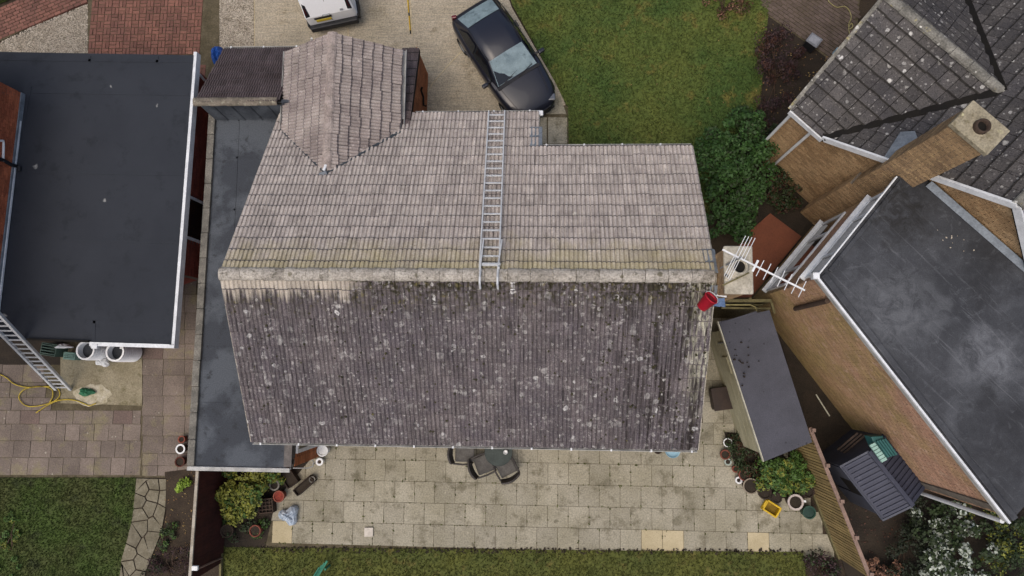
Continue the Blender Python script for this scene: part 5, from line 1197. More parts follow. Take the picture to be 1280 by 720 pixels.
tb = thing('plastic_box', 'teal plastic box with pale mint slatted lid on the plastic shed roof', 'box', P(1102, 562, 0))
zt_ = 2.45
c1_, c2_, c3_2, c4_ = P(1094, 548, zt_), P(1108, 548, zt_), P(1117, 570, zt_), P(1105, 578, zt_)
e1 = P(1084, 556, zt_)
MB().prism([tuple(p.xy) for p in (P(1090, 546, zt_), P(1105, 545, zt_), P(1117, 568, zt_), P(1104, 578, zt_))], 2.0, zt_-.05).build('box', M_TEAL, tb, bevel=.02)
u_ = (P(1104, 577, zt_)-P(1088, 555, zt_)); 
for i in range(6):
    p = P(1086.5, 556.5, zt_)+u_*(i+.4)/6; q_ = P(1093, 553, zt_)+u_*(i+.4)/6; MB().bar(p, q_, .07, .06).build('lid_slat', M_MINT, tb)
for i in range(4):
    p = P(1096+3.2*i, 551-.9*i, zt_); MB().bar(p, p+u_*.92, .045, .05).build('rim_slat', M_TEAL, tb)
for i in range(3):
    pk = MB().bar(P(1047+4*i, 562+2*i, 1.35), P(1072+5*i, 541+1*i, 1.95), .05, .03)
    tag(pk.build('timber_plank', M_TIMB_D), ('upper', 'middle', 'lower')[i]+' of three loose planks leaning by the plastic shed', 'plank', 'loose planks by the plastic shed')

# right fence of upright boards
T0, T1 = P(1011, 535, 1.8), P(1086, 722, 1.8); dT = (T1-T0); Lf = dT.length; dT.normalize(); nF = Vector((dT.y, -dT.x, 0))
if nF.x > 0: nF = -nF
rfn = thing('board_fence', 'greenish timber board fence with pinkish top rail right of the buff patio', 'fence', ((T0.x+T1.x)/2, (T0.y+T1.y)/2, 0))
n_ = int(Lf/.088)
bme = None
for i in range(n_):
    c = T0+dT*(Lf*(i+.5)/n_); off = random.uniform(-.004, .004)
    M = Matrix.Translation((c.x+nF.x*off, c.y+nF.y*off, .88+random.uniform(-.01, .01))) @ Matrix((dT, nF, Vector((0, 0, 1)))).transposed().to_4x4() @ Euler((random.gauss(0, .008), random.gauss(0, .006), 0)).to_matrix().to_4x4()
    if bme is None: bme = MB().box((0, 0, 0), Lf/n_-.018, .02, 1.74).mesh('fence_board', M_FEN)
    link_mesh('fence_board', bme, rfn, M)
MB().bar(T0-nF*.03, T1-nF*.03, .09, .04).build('top_rail', M_FEN_P, rfn)
for z in (.45, 1.3): MB().bar(Vector((T0.x, T0.y, z))-nF*.05, Vector((T1.x, T1.y, z))-nF*.05, .05, .07).build('cross_rail', M_FEN, rfn)
for i in range(5):
    c = T0+dT*(Lf*(.02+.24*i)); MB().box((c.x-nF.x*.07, c.y-nF.y*.07, .95), .09, .09, 1.9).build('post', M_FEN_P, rfn)
MB().bar(Vector((T0.x, T0.y, .08))+nF*.03, Vector((T1.x, T1.y, .08))+nF*.03, .05, .16).build('gravel_board', M_TIMB, rfn)
MB().box(P(1040, 631, 1.0)+nF*.04, .05, .02, .09).build('white_tag', M_PLW, rfn)

# left fence of red brown boards
T0, T1 = P(247, 588, 1.85), P(243, 728, 1.85); T1.x = T0.x-.03; Lf = (T1-T0).length; dT = (T1-T0).normalized(); nF = Vector((1, 0, 0))
lfn = thing('red_brown_fence', 'red brown panel fence with white capping rail below the long flat roof', 'fence', ((T0.x+T1.x)/2, (T0.y+T1.y)/2, 0))
n_ = 22; bme = MB().box((0, 0, 0), Lf/n_-.004, .02, 1.8).mesh('fence_board', M_FEN_R)
for i in range(n_):
    c = T0+dT*(Lf*(i+.5)/n_); link_mesh('fence_board', bme, lfn, Matrix.Translation((c.x, c.y, .92)) @ Matrix((dT, Vector((1, 0, 0)), Vector((0, 0, 1)))).transposed().to_4x4() @ Euler((0, 0, random.gauss(0, .01))).to_matrix().to_4x4())
MB().bar(T0, T1, .075, .05).build('capping_rail', mat('capping_white', 'a9a294', '8f8778', 4, isl=0, fv=.2), lfn)
p = P(244, 710, 1.87); MB().box(p, .16, .12, .08).build('post_cap', M_PLW, lfn, bevel=.01)
MB().bar(P(245, 711, 1.8)+nF*.04, P(276, 697, .1)+nF*.04, .04, .03).build('brace', M_FEN_P, lfn)
MB().bar(P(277, 672, .1), P(276, 726, .1), .06, .12).build('edging_board', M_TIMB, lfn)

# ------------------------------------------------------------------ pots, furniture and small things
def pot(px, py, r, h, m, label, cat='plant pot', soil=M_SOIL_D, name='plant_pot', group=None, z0=.02, rimw=.03, empty=False, taper=.72, rim=None):
    c = P(px, py, h*.8); t = thing(name, label, cat, (c.x, c.y, z0), group)
    MB().lathe([(.001, 0), (r*taper, 0), (r*.96, h*.82), (r, h*.84), (r, h), (r-rimw, h), (r-rimw-.01, h*.86)], (c.x, c.y, z0), 18).build('pot', m, t, smooth=False)
    if rim: MB().lathe([(r+.004, h-.02), (r+.004, h+.004), (r-rimw, h+.004)], (c.x, c.y, z0), 18).build('rim', rim, t)
    MB().disc((c.x, c.y, z0+h*.87), r-rimw-.008, 16).build('soil', soil, t)
    return t
pot(404, 563, .165, .35, M_PLW, 'larger white round lidded tub on the patio by the white window', 'tub', M_PLW, 'white_tub')
pot(400, 577, .11, .2, M_PLW, 'small white round tub with open hole below the larger white tub', 'tub', M_POTB, 'white_tub', rimw=.05)
pot(391, 599, .09, .2, M_POTB, 'small dark plant pot with pale rim at the end of the dark trough', rim=M_COPING)
pot(344, 606, .15, .28, M_POTB, 'dark pot with broad pale grey rim above the terracotta red pot', rim=M_COPING, rimw=.04)
pot(349.5, 620, .165, .3, M_TERRA, 'bright red terracotta pot with reddish contents beside the dark planter', soil=mat('red_dust', '8a3a2c', '6f2f26', 6, isl=0, fv=.2))
pot(320, 663, .17, .3, M_TERRA, 'terracotta pot of dark soil left of the pale yellow slab')
pot(285, 663, .19, .3, M_POTB, 'dark round pot under the yellow green shrub by the red brown fence', rim=M_TIMB_D)
pot(909, 553, .12, .22, M_POTB, 'dark pot with thin white rim topmost along the shed bed', rim=M_PLW, rimw=.02)
pot(906, 568, .14, .22, M_TERRA, 'orange terracotta pot tucked below the white rimmed dark pot')
pot(909.5, 577, .10, .16, mat('mint_white', 'a8b3ab', '93a097', 4, isl=0, fv=.15), 'small pale mint white pot in the shed bed row')
pot(919, 586, .1, .18, M_TERRA, 'small terracotta pot half under leaves below the mint white pot')
pot(930, 593, .17, .28, M_TERRA, 'wide terracotta pot behind the small white pot at the shed bed corner')
pot(923, 600, .10, .18, M_PLW, 'small white pot with dark hole at the shed bed corner', rimw=.04)
pot(937.5, 607, .215, .34, M_POTB, 'big brown pot with pale rim on the patio before the shed bed', rim=mat('rim_pale', '8b8171', '766c5e', 4, isl=0, fv=.2), rimw=.03)
pot(955, 615, .185, .3, M_POTB, 'dark brown pot between the big rimmed pot and white ringed pot', rim=M_TIMB_D)
pot(970, 622, .15, .25, M_SOIL_D, 'nearly black pot overgrown by leaves beside the white ringed pot')
pot(1009, 614, .17, .3, M_POTB, 'dark pot in the corner against the board fence', rim=M_TIMB_D)
wr = pot(993, 627, .215, .38, M_POTB, 'pot with thick pinkish white ring and small handle near the board fence', rim=mat('rim_white', 'b9aea8', 'a39892', 4, isl=0, fv=.15), rimw=.05)
MB().box(Vector(LOC[wr.name])+Vector((.24, .03, .35)), .1, .06, .05).build('handle', M_PLW, wr, bevel=.01)
pot(1010.5, 640, .18, .3, mat('green_tub', '25473a', '1d3a30', 4, isl=0, fv=.15, rough=.5), 'dark green plastic tub against the foot of the board fence', 'tub', mat('green_water', '1f3a33', '19302a', 3, isl=0, fv=.1, rough=.25), 'green_tub', taper=.85)
pot(822, 562, .12, .25, M_POTB, 'brown pot peeping out under the white gutter at right')
pot(813, 560, .11, .18, M_PLW, 'white dish edge peeping from under the gutter left of the brown pot', 'dish', M_PLW, 'white_dish')
# left patio pots beside the parapet
pot(228, 549, .11, .2, M_TERRA, 'topmost red pot beside the grey parapet of the flat roof', rim=None)
pot(227, 561, .14, .26, M_POTB, 'dark pot with thick white ring beside the grey parapet', rim=M_PLW, rimw=.04)
pot(226, 577, .15, .24, mat('terra_dark', '5b3228', '4a2a22', 4, isl=0, fv=.2), 'dark rusty red pot lowest beside the grey parapet')
# pale blue tub lid
c = P(841, 563, .3); t = thing('blue_basin', 'pale blue plastic basin half under the back gutter at right', 'basin', (c.x, c.y, 0))
MB().lathe([(.001, .0), (.16, .0), (.2, .26), (.215, .27), (.205, .28), (.15, .05)], (c.x, c.y, .02), 20).build('basin', M_SKYB, t, smooth=True); MB().disc((c.x, c.y, .2), .19, 18).build('water', M_SKYB, t)
# yellow storage box
c = P(965, 636, .2); R = Euler((0, 0, math.radians(-32))).to_matrix(); t = thing('yellow_tray', 'bright yellow plastic tray on the patio near the white ringed pot', 'tray', (c.x, c.y, .02))
MB().box((c.x, c.y, .04), .40, .28, .03, R).build('base', M_YELL_IN, t)
for a_, b_, sx, sy in ((0, .14, .42, .05), (0, -.14, .42, .05), (.2, 0, .05, .28), (-.2, 0, .05, .28)): MB().box(Vector((c.x, c.y, .12))+R @ Vector((a_, b_, 0)), sx, sy, .2, R).build('side', M_YEL, t, bevel=.012)
MB().box(Vector((c.x, c.y, .2))+R @ Vector((-.23, .02, 0)), .05, .2, .03, R).build('handle', M_YEL, t, bevel=.01)
# white square tile
c = P(461, 665, .04); tag(MB().box((c.x, c.y, .045), .25, .25, .04, Euler((0, 0, .03)).to_matrix()).build('white_tile', mat('white_tile', 'c4bdb2', 'b1aa9f', 5, isl=0, fv=.1), origin=(c.x, c.y, .045), bevel=.006), 'small white square tile lying alone on the buff patio', 'tile')
# dark square planter and troughs, left cluster
c = P(333, 632, .2); R = Euler((0, 0, .12)).to_matrix(); t = thing('crate_planter', 'dark brown square lattice planter beside the yellow green shrub', 'planter', (c.x, c.y, .02))
MB().box((c.x, c.y, .1), .38, .34, .16, R).build('soil', M_SOIL_D, t)
for s in (-1, 1): MB().box(Vector((c.x, c.y, .14))+R @ Vector((0, s*.19, 0)), .42, .03, .26, R).build('side', M_POTB, t); MB().box(Vector((c.x, c.y, .14))+R @ Vector((s*.2, 0, 0)), .03, .38, .26, R).build('side', M_POTB, t)
for i in range(3): MB().box(Vector((c.x, c.y, .22))+R @ Vector((-.11+.11*i, 0, 0)), .025, .36, .02, R).build('slat', M_POTB, t); MB().box(Vector((c.x, c.y, .235))+R @ Vector((0, -.1+.1*i, 0)), .4, .025, .02, R).build('slat', M_POTB, t)
def trough(px, py, L_, W_, a, label):
    c = P(px, py, .2); R = Euler((0, 0, math.radians(a))).to_matrix(); t = thing('trough', label, 'trough', (c.x, c.y, .02))
    MB().box((c.x, c.y, .1), L_-.04, W_-.04, .14, R).build('soil', M_SOIL_D, t)
    for s in (-1, 1): MB().box(Vector((c.x, c.y, .13))+R @ Vector((0, s*W_/2, 0)), L_, .025, .24, R).build('side', M_TIMB_D, t); MB().box(Vector((c.x, c.y, .13))+R @ Vector((s*L_/2, 0, 0)), .025, W_, .24, R).build('side', M_TIMB_D, t)
trough(380, 607, .62, .2, 42, 'narrow dark wooden trough set diagonally near the white tubs')
trough(360, 596, .55, .34, -52, 'wide dark planter box in shade beside the diagonal trough')
t = thing('wire_frame', 'thin grey bent metal frame lying beside the orange brick wall', 'frame', P(380, 580, .3))
MB().tube([P(366, 585, .3), P(385, 585, .3), P(391, 583, .3), P(392, 577, .3), P(389, 574, .3)], .015, 6).build('frame', M_ALU_D, t)
for q_ in ((368, 585), (391, 580)): p = P(*q_, .3); MB().tube([p, (p.x, p.y, .0)], .012, 6).build('leg', M_ALU_D, t)
# plastic sack: crumpled closed surface
def blob(name, c, rx, ry, rz, m, label, cat, seed, rough=.25, seg=18, star=0):
    r_ = np.random.default_rng(seed); vs = []; fs = []; rows = 9
    ph = r_.uniform(0, 6.28, 6)
    for i in range(rows+1):
        a = math.pi*i/rows/1.0
        for k in range(seg):
            t = 2*math.pi*k/seg; f = 1+rough*math.sin(3*t+ph[0])+rough*.5*math.sin(5*t+ph[1]+a*2)+r_.uniform(-.09, .09)+star*math.cos(3*t+ph[2])
            vs.append((c.x+rx*math.sin(a)*math.cos(t)*f, c.y+ry*math.sin(a)*math.sin(t)*f, max(.005, c.z+rz*math.cos(a)*(1+r_.uniform(-.25, .25)))))
    for i in range(rows):
        for k in range(seg): fs.append((i*seg+k, i*seg+(k+1) % seg, (i+1)*seg+(k+1) % seg, (i+1)*seg+k))
    return tag(MB().add(vs, fs).build(name, m), label, cat)
blob('plastic_sack', P(362, 644, .12), .27, .25, .2, M_BAG, 'crumpled pale blue white plastic sack on the buff patio', 'sack', 5, .1, star=.18)
blob('blue_bag', P(273, 70, .3), .19, .3, .3, M_BLUE, 'bright blue bag on the brick drive by the dark tiled garage front', 'bag', 8, .08)
blob('green_glove', P(108, 490, .08), .24, .12, .1, M_GRN, 'crumpled green plastic object on the spilt sand below the ladder', 'cover', 12, .15)
blob('white_cloth', P(129, 453, .3), .2, .12, .14, M_PLW, 'white crumpled bundle lying in front of the two white barrels', 'bundle', 15, .2)
blob('white_rag', P(80, 433, .5), .24, .07, .12, M_PLW, 'long white rag bundle between the green crate and the barrels', 'bundle', 19, .2)
for k_, (q_, lb) in enumerate((((107, 438), 'left white ribbed barrel, open topped, under the charcoal roof edge'), ((144, 440), 'right white ribbed barrel, open topped, under the charcoal roof edge'))):
    c = P(*q_, .95); t = thing('barrel', lb, 'barrel', (c.x, c.y, 0), 'white barrels beneath the roof edge')
    pr = [(.22, 0)]+[(.262+(.024 if i % 2 else 0), .04+.052*i) for i in range(16)]+[(.262, .9), (.275, .92), (.275, .95), (.225, .95), (.22, .6)]
    MB().lathe(pr, (c.x, c.y, .02), 26).build('barrel', M_BARREL, t, smooth=False); MB().disc((c.x, c.y, .75), .235).build('contents', mat('barrel_inside', '3a3d42', '2b2d31', 3, isl=0, fv=.2), t)
    MB().box((c.x+.2, c.y+.12, .96), .1, .06, .05).build('clip', M_PLW, t)
def crate(px, py, L_, W_, z, a, m, label):
    c = P(px, py, z); R = Euler((0, 0, math.radians(a))).to_matrix(); t = thing('crate', label, 'crate', (c.x, c.y, 0)); cz_ = z/2+.02
    MB().box((c.x, c.y, z*.4), L_-.03, W_-.03, .02, R).build('base', m, t)
    for s in (-1, 1): MB().box(Vector((c.x, c.y, cz_))+R @ Vector((0, s*W_/2, 0)), L_, .02, z, R).build('side', m, t); MB().box(Vector((c.x, c.y, cz_))+R @ Vector((s*L_/2, 0, 0)), .02, W_, z, R).build('side', m, t)
    for i in range(4): MB().box(Vector((c.x, c.y, z+.02))+R @ Vector((0, -W_*.36+W_*.24*i, 0)), L_*.9, .03, .02, R).build('slat', m, t)
crate(61, 437, .46, .34, .5, -8, M_CRATE, 'grey green slatted crate under the roof edge beside the leaning ladder')
crate(87, 445, .34, .2, .3, -4, mat('crate_pale', '7c9a8e', '6c887d', 4, isl=0, fv=.15), 'low pale green crate beside the left white barrel')
# garden hose on left patio
hs = [P(*q_, .05) for q_ in ((-4, 466), (8, 472), (18, 480), (34, 484), (55, 483), (70, 484), (75, 492), (70, 500), (55, 506), (36, 508), (26, 502), (24, 494), (32, 486), (50, 483), (64, 486), (66, 495), (62, 503))]
hs2 = [P(*q_, .06) for q_ in ((45, 516), (62, 505), (76, 500), (92, 500), (104, 504), (112, 507), (120, 504))]
def smoothp(p, n=4):
    out = []
    for i in range(len(p)-1):
        p0, p1, p2, p3 = p[max(i-1, 0)], p[i], p[i+1], p[min(i+2, len(p)-1)]
        for k in range(n):
            t = k/n; out.append(.5*((2*p1)+(-p0+p2)*t+(2*p0-5*p1+4*p2-p3)*t*t+(-p0+3*p1-3*p2+p3)*t**3))
    return out+[p[-1]]
hb = MB(); hb.tube(smoothp(hs), .017, 6); hb.tube(smoothp(hs2), .017, 6)
tag(hb.build('garden_hose', M_HOSE, smooth=True), 'yellow garden hose looping over the weathered left patio', 'hose')
tag(MB().tube(smoothp([P(*q_, .05) for q_ in ((1034, -3), (1037, 3), (1046, 9), (1056, 8), (1062, 14), (1064, 22), (1061, 30), (1062, 36), (1066, 33), (1064, 29), (1061, 36), (1063, 46))]), .014, 6).build('garden_hose', M_ROPE, smooth=True), 'thin pale hose curling over the grey brown block paving', 'hose')
# yellow and black stick on the drive
t = thing('marker_pole', 'thin yellow pole with black bands lying on the beige driveway', 'pole', P(511, 20, .03))
pp = [P(509.5, -4, .04), P(511, 16, .04), P(511.4, 20, .04), P(512.8, 38, .04), P(513.2, 42, .04)]
for i in range(4): MB().tube([pp[i], pp[i+1]], .02, 8).build('band', M_YEL if i % 2 == 0 else M_BLACKP, t)
tag(MB().tube([P(389.5, 48, .9), P(389.5, 54, .3)], .03, 8).build('white_post', M_PLW), 'tiny white post on the driveway between van and gable roof', 'post')
# grey lidded box upper right
c = P(1018, 50, .45); R = Euler((0, 0, math.radians(-38))).to_matrix(); t = thing('lidded_box', 'small grey box with pale lid standing on the dark bed by block paving', 'box', (c.x, c.y, 0))
MB().box((c.x, c.y, .21), .34, .28, .42, R).build('box', M_BLACKP, t); MB().box((c.x, c.y, .435), .38, .32, .04, R).build('lid', mat('box_lid', '7f8288', '6f7278', 4, isl=0, fv=.15), t, bevel=.01); MB().box((c.x, c.y, .458), .28, .22, .01, R).build('lid_panel', mat('lid_panel', '94979d', '85888e', 4, isl=0, fv=.15), t)
tag(MB().box(P(1046, 65, .15), .16, .12, .3, R).build('blue_tub', M_SKYB, origin=P(1046, 65, .15), bevel=.03), 'small pale blue tub beside the verge of the slate grey roof', 'tub')
# brown bin beside shed
c = P(901, 498, .3); t = thing('brown_bin', 'dark brown rounded square bin between house corner and cream shed side', 'bin', (c.x, c.y, 0)); R = Euler((0, 0, .15)).to_matrix()
MB().box((c.x, c.y, .2), .5, .62, .4, R).build('bin', mat('bin_brown', '2e221d', '261c18', 4, isl=0, fv=.2, rough=.5), t, bevel=.06); MB().box((c.x, c.y, .415), .52, .64, .03, R).build('lid', mat('bin_lid', '33261f', '2a1f1a', 4, isl=0, fv=.2, rough=.5), t, bevel=.012)
# green bench end
t = thing('garden_bench', 'green painted bench end on the bottom lawn, cut by the picture edge', 'bench', P(402, 715, 0))
for i in range(4):
    a_ = P(409-7*i, 704, .45)+Vector((0, 0, 0)); MB().bar(P(409-3.2*i, 702+2.8*i-1, .45), P(384-3.2*i, 742+2.8*i, .45), .055, .03).build('slat', mat('bench_green', '3f7f68', '35705b', 4, isl=0, fv=.15) if i == 0 else bpy.data.materials['bench_green'], t)
for q_ in ((406, 712), (390, 738)): p = P(*q_, .44); MB().box((p.x, p.y, .21), .05, .05, .42).build('leg', bpy.data.materials['bench_green'], t)
tag(MB().tube([P(1020, 493, .5), P(1037, 520, .45)], .018, 6).build('white_cane', mat('cane_white', 'b9b9a8', 'a3a392', 4, isl=0, fv=.2)), 'thin white cane leaning in the dark gap beside the long brick wall', 'cane')

# patio chairs and glass table
M_CUSH = mat('cushion_grey', '5c5a57', '504e4b', 5, c3='45423f', sc3=12, isl=.1, fv=.2, bump=.4)
def wicker_chair(px, py, a, label):
    c = P(px, py, .45); R = Matrix.Rotation(math.radians(a), 3, 'Z'); o = Vector((c.x, c.y, 0)); t = thing('wicker_chair', label, 'chair', o, 'grey wicker chairs under the back gutter')
    q_ = lambda x_, y_, z: o+R @ Vector((x_, y_, z))
    MB().box(q_(.02, 0, .42), .54, .50, .1, R).build('seat', M_CUSH, t, bevel=.035)
    vs = []; fs = []; n = 8
    for i in range(n+1):
        yy = -.29+.58*i/n; bx = -.26-.07*(1-(yy/.29)**2); hz = .80-.10*abs(yy/.29)**2
        vs += [q_(bx, yy, .36), q_(bx-.05, yy, hz), q_(bx-.10, yy, hz), q_(bx-.05, yy, .34)]
    for i in range(n):
        for k in range(4): fs.append((i*4+k, i*4+(k+1) % 4, (i+1)*4+(k+1) % 4, (i+1)*4+k))
    fs += [(0, 1, 2, 3), (n*4+3, n*4+2, n*4+1, n*4)]
    MB().add(vs, fs).build('backrest', M_WICK, t)
    for s in (-1, 1):
        MB().tube([q_(-.28, s*.28, .62), q_(.0, s*.30, .63), q_(.22, s*.28, .60), q_(.26, s*.27, .45)], .025, 6).build('armrest', M_WICK, t)
        for sx in (-.24, .24): MB().tube([q_(sx, s*.22, .38), q_(sx*1.08, s*.25, 0)], .02, 6).build('leg', M_BLACKP, t)
wicker_chair(580, 566, 0, 'leftmost grey wicker chair half under the back gutter')
wicker_chair(605, 580, 22, 'grey wicker chair standing furthest out from under the gutter')
wicker_chair(632, 583, 118, 'grey wicker chair right of the glass table, under the gutter')
c = P(623, 565, .72); t = thing('garden_table', 'round dark green glass garden table among the wicker chairs', 'table', (c.x, c.y, 0))
MB().lathe([(.001, .70), (.38, .70), (.39, .71), (.38, .72), (.001, .72)], (c.x, c.y, 0), 28).build('tabletop', M_TABLEG, t)
for k_ in range(4): a_ = .6+k_*math.pi/2; MB().tube([(c.x+.3*math.cos(a_), c.y+.3*math.sin(a_), .7), (c.x+.36*math.cos(a_), c.y+.36*math.sin(a_), 0)], .02, 6).build('leg', M_BLACKP, t)
c = P(632, 565, .8); t = thing('candle_jar', 'small white jar standing on the round glass garden table', 'jar', (c.x, c.y, .725))
MB().lathe([(.001, 0), (.055, 0), (.06, .12), (.05, .13), (.045, .03)], (c.x, c.y, .725), 14).build('jar', M_PLW, t, smooth=True); MB().disc((c.x, c.y, .80), .047, 12).build('wax', M_PLW, t)

tag(gravel('roof_grit', poly([(1160, 285), (1215, 292), (1220, 318), (1165, 305)], 5.0), 12, 'few pale grit stones lying on the worn chalky annexe roof'), None, 'grit').location.z = 5.01
# ------------------------------------------------------------------ vegetation
def leaves(name, C, S, n, size, m, parent, flat=.6, aspect=.55, z0=.03):
    """C: clump centres (k,3), S: clump radii (k,)"""
    k = rng.integers(0, len(C), n); dirs = rng.normal(0, 1, (n, 3)); dirs[:, 2] = np.abs(dirs[:, 2])*.9-.15; dirs /= np.linalg.norm(dirs, axis=1)[:, None]
    p = C[k]+dirs*(S[k]*rng.uniform(.55, 1.05, n))[:, None]; p[:, 2] = np.maximum(p[:, 2], z0)
    nrm = dirs*(1-flat)+np.array([0, 0, 1])*flat+rng.normal(0, .45, (n, 3)); nrm /= np.linalg.norm(nrm, axis=1)[:, None]
    t = np.cross(nrm, rng.normal(0, 1, (n, 3))); t /= np.linalg.norm(t, axis=1)[:, None]; b_ = np.cross(nrm, t)
    s = size*rng.uniform(.6, 1.3, n)[:, None]; V = np.zeros((n*4, 3))
    V[0::4] = p-t*s; V[1::4] = p+b_*s*aspect+nrm*s*.15; V[2::4] = p+t*s; V[3::4] = p-b_*s*aspect+nrm*s*.15
    return fastmesh(name, V, np.arange(n*4).reshape(-1, 4), m, parent)
def shrub(name, label, cat, pts, h, n, size, ms, clumps=40, cr=(.12, .3), stems=8, flat=.55, aspect=.55, dome=True, group=None):
    """pts: ground outline polygon; the crown fills it up to h"""
    c = scatter(pts, clumps); cen = np.mean(np.array([(p[0], p[1]) for p in pts]), 0); rad = max(np.hypot(p[0]-cen[0], p[1]-cen[1]) for p in pts)
    dist = np.hypot(c[:, 0]-cen[0], c[:, 1]-cen[1])/rad
    z = h*(np.sqrt(np.clip(1-dist**2*.8, .08, 1)) if dome else np.ones(len(c)))*rng.uniform(.6, 1.0, len(c)); S = rng.uniform(cr[0], cr[1], clumps); z = np.maximum(z-S*.5, .06)
    C = np.c_[c, z]; t = thing(name, label, cat, (cen[0], cen[1], 0), group)
    for i, (m, fr) in enumerate(ms):
        sel = rng.permutation(clumps)[:max(3, int(clumps*(1 if i == 0 else fr*1.4)))]
        leaves('foliage', C[sel], S[sel], int(n*fr), size, m, t, flat, aspect)
    sb_ = MB()
    for k in rng.permutation(clumps)[:stems]:
        a_ = Vector((cen[0]+random.uniform(-.1, .1), cen[1]+random.uniform(-.1, .1), 0)); e_ = Vector(C[k]); mid = a_.lerp(e_, .5)+Vector((0, 0, .1)); sb_.tube([a_, mid, e_], [.022, .014, .006], 5)
    if stems: sb_.build('stem', M_TWIG, t)
    return t
shrub('laurel_bush', 'large dark green laurel bush filling the gap beside the main roof verge', 'bush', poly([(872, 178), (900, 150), (930, 135), (952, 150), (958, 190), (958, 240), (940, 285), (912, 308), (885, 290), (872, 230)], .8), 1.5, 11000, .055, [(M_LF_LAUREL, .8), (M_LF_DARK, .2)], 110, (.14, .32), 10)
shrub('purple_shrub', 'low dark purple brown shrubs along the right edge of the front lawn', 'shrub', poly([(950, 30), (990, 30), (1005, 70), (1000, 120), (960, 175), (945, 140), (950, 90)], .3), .5, 4200, .03, [(M_LF_PURP, .7), (M_LF_BRN, .3)], 60, (.1, .25), 14, .3)
shrub('dark_shrub', 'dark evergreen shrub in the shaded corner by the brown brick wall', 'shrub', poly([(945, 150), (985, 160), (1000, 210), (1000, 262), (965, 262), (958, 200)], .3), .6, 3200, .04, [(M_LF_DARK, .8), (M_LF_BRN, .2)], 50, (.1, .25), 6)
shrub('dead_shrub', 'small brown twiggy plant at the top edge of the front lawn', 'shrub', poly([(878, -10), (945, -10), (935, 14), (900, 20), (880, 10)], .2), .3, 900, .03, [(M_LF_BRN, .6), (M_LF_PINK, .4)], 20, (.08, .18), 10, .2)
shrub('golden_shrub', 'yellow green leafy shrub between the red brown fence and the patio', 'shrub', poly([(265, 595), (300, 588), (340, 592), (330, 610), (318, 640), (290, 650), (268, 640)], .7), 1.0, 3600, .05, [(M_LF_YEL, .7), (M_LF_GRN, .3)], 46, (.12, .26), 8)
shrub('ground_plant', 'dark low plants in the shaded bed below the yellow green shrub', 'plant', poly([(262, 630), (320, 630), (335, 660), (300, 680), (262, 675)], .1), .3, 1500, .04, [(M_LF_DARK, .8), (M_LF_GRN, .2)], 26, (.08, .18), 4)
shrub('mixed_plant', 'small bright green plant against the white gutter above the dark pots', 'plant', poly([(318, 590), (352, 590), (350, 602), (322, 603)], .3), .4, 700, .04, [(M_LF_GRN, .6), (M_LF_YEL, .4)], 12, (.08, .16), 4)
shrub('lime_plant', 'small lime green plant alone in the bottom left soil bed', 'plant', poly([(220, 605), (236, 602), (234, 615), (224, 620)], .1), .25, 260, .06, [(leafm('leaf_lime', '86a03a', '728c30'), 1)], 7, (.06, .14), 3, .5, .4)
shrub('purple_plant', 'dusky purple low plant at the bottom of the soil bed by the fence', 'plant', poly([(185, 690), (240, 680), (240, 730), (180, 730)], .1), .3, 1800, .025, [(M_LF_PURP, .8), (M_LF_DARK, .2)], 30, (.08, .2), 10, .3)
shrub('bed_plant', 'dark green low plant in the soil bed beside crazy paving', 'plant', poly([(203, 660), (222, 650), (222, 685), (196, 690)], .1), .2, 700, .03, [(M_LF_DARK, .6), (M_LF_GRN, .4)], 16, (.06, .14), 4)
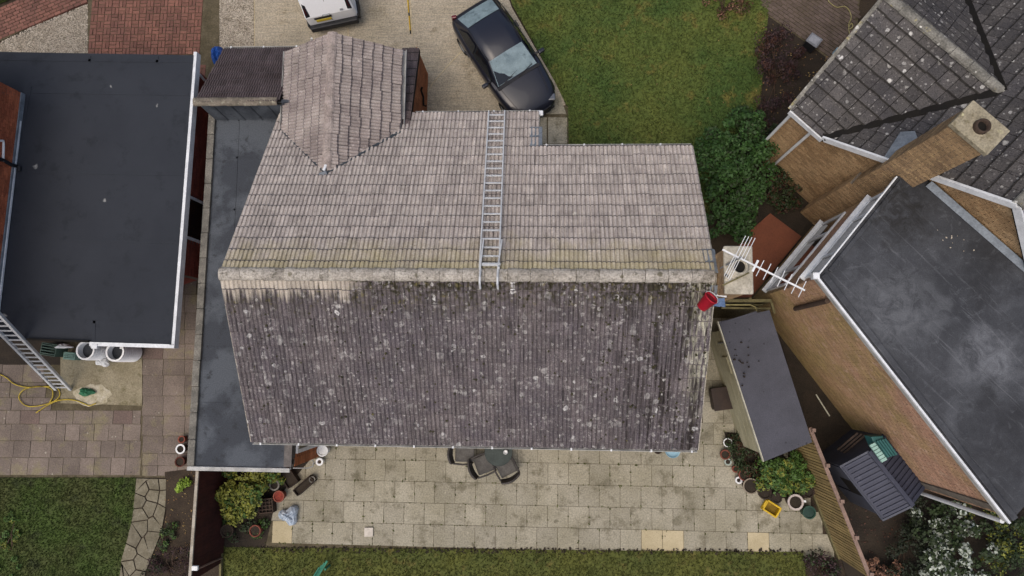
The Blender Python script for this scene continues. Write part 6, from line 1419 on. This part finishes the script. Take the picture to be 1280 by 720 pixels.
shrub('bed_plant', 'mid green weeds along the left edge of the bottom left lawn', 'plant', poly([(-10, 640), (18, 640), (30, 700), (15, 725), (-10, 725)], .1), .16, 1200, .035, [(M_LF_GRN, .8), (M_LF_YEL, .2)], 26, (.06, .14), 4)
shrub('trailing_plant', 'dark trailing foliage along the pots in front of the cream shed', 'plant', poly([(913, 540), (935, 540), (960, 580), (950, 600), (925, 590), (913, 565)], .3), .45, 2600, .03, [(M_LF_DARK, .75), (M_LF_BRN, .25)], 36, (.09, .2), 10, .35)
shrub('leafy_shrub', 'bright mid green shrub under the lower corner of the felt roofed shed', 'shrub', poly([(958, 578), (1000, 570), (1018, 590), (1015, 612), (985, 618), (955, 610)], .8), .95, 3600, .045, [(M_LF_GRN, .75), (M_LF_YEL, .25)], 46, (.12, .24), 8)
shrub('silver_shrub', 'broad shrub with silvery white leaves at the bottom right corner', 'shrub', poly([(1150, 640), (1200, 630), (1240, 660), (1250, 700), (1250, 740), (1165, 740), (1150, 690)], .8), 1.1, 3600, .05, [(M_LF_DARK, .68), (M_LF_PALE, .32)], 70, (.14, .28), 10, .65, .8)
shrub('yellow_shrub', 'dark shrub flecked with yellow leaves beneath the annexe roof corner', 'shrub', poly([(1190, 622), (1262, 640), (1300, 650), (1300, 745), (1250, 745), (1235, 680)], .7), 1.0, 4200, .045, [(M_LF_DARK, .7), (M_LF_YEL, .3)], 60, (.14, .28), 8)
shrub('dark_bush', 'very dark evergreen bush between the plastic shed and silvery shrub', 'bush', poly([(1135, 620), (1160, 620), (1165, 700), (1150, 740), (1110, 740), (1120, 670)], .5), .7, 3200, .035, [(leafm('leaf_very_dark', '1b2314', '232a19'), 1)], 50, (.12, .26), 8)
shrub('dried_hydrangea', 'dry pinkish brown flower heads at the bottom edge beside the fence', 'shrub', poly([(1083, 704), (1125, 700), (1135, 745), (1085, 745)], .5), .6, 1300, .04, [(M_LF_PINK, .8), (M_LF_BRN, .2)], 22, (.08, .18), 8, .4)
shrub('fence_plant', 'dark reddish plants at the foot of the board fence, bottom', 'plant', poly([(1005, 690), (1035, 690), (1055, 735), (1005, 735)], .1), .35, 1500, .035, [(M_LF_PURP, .6), (M_LF_DARK, .4)], 26, (.08, .18), 8, .4)
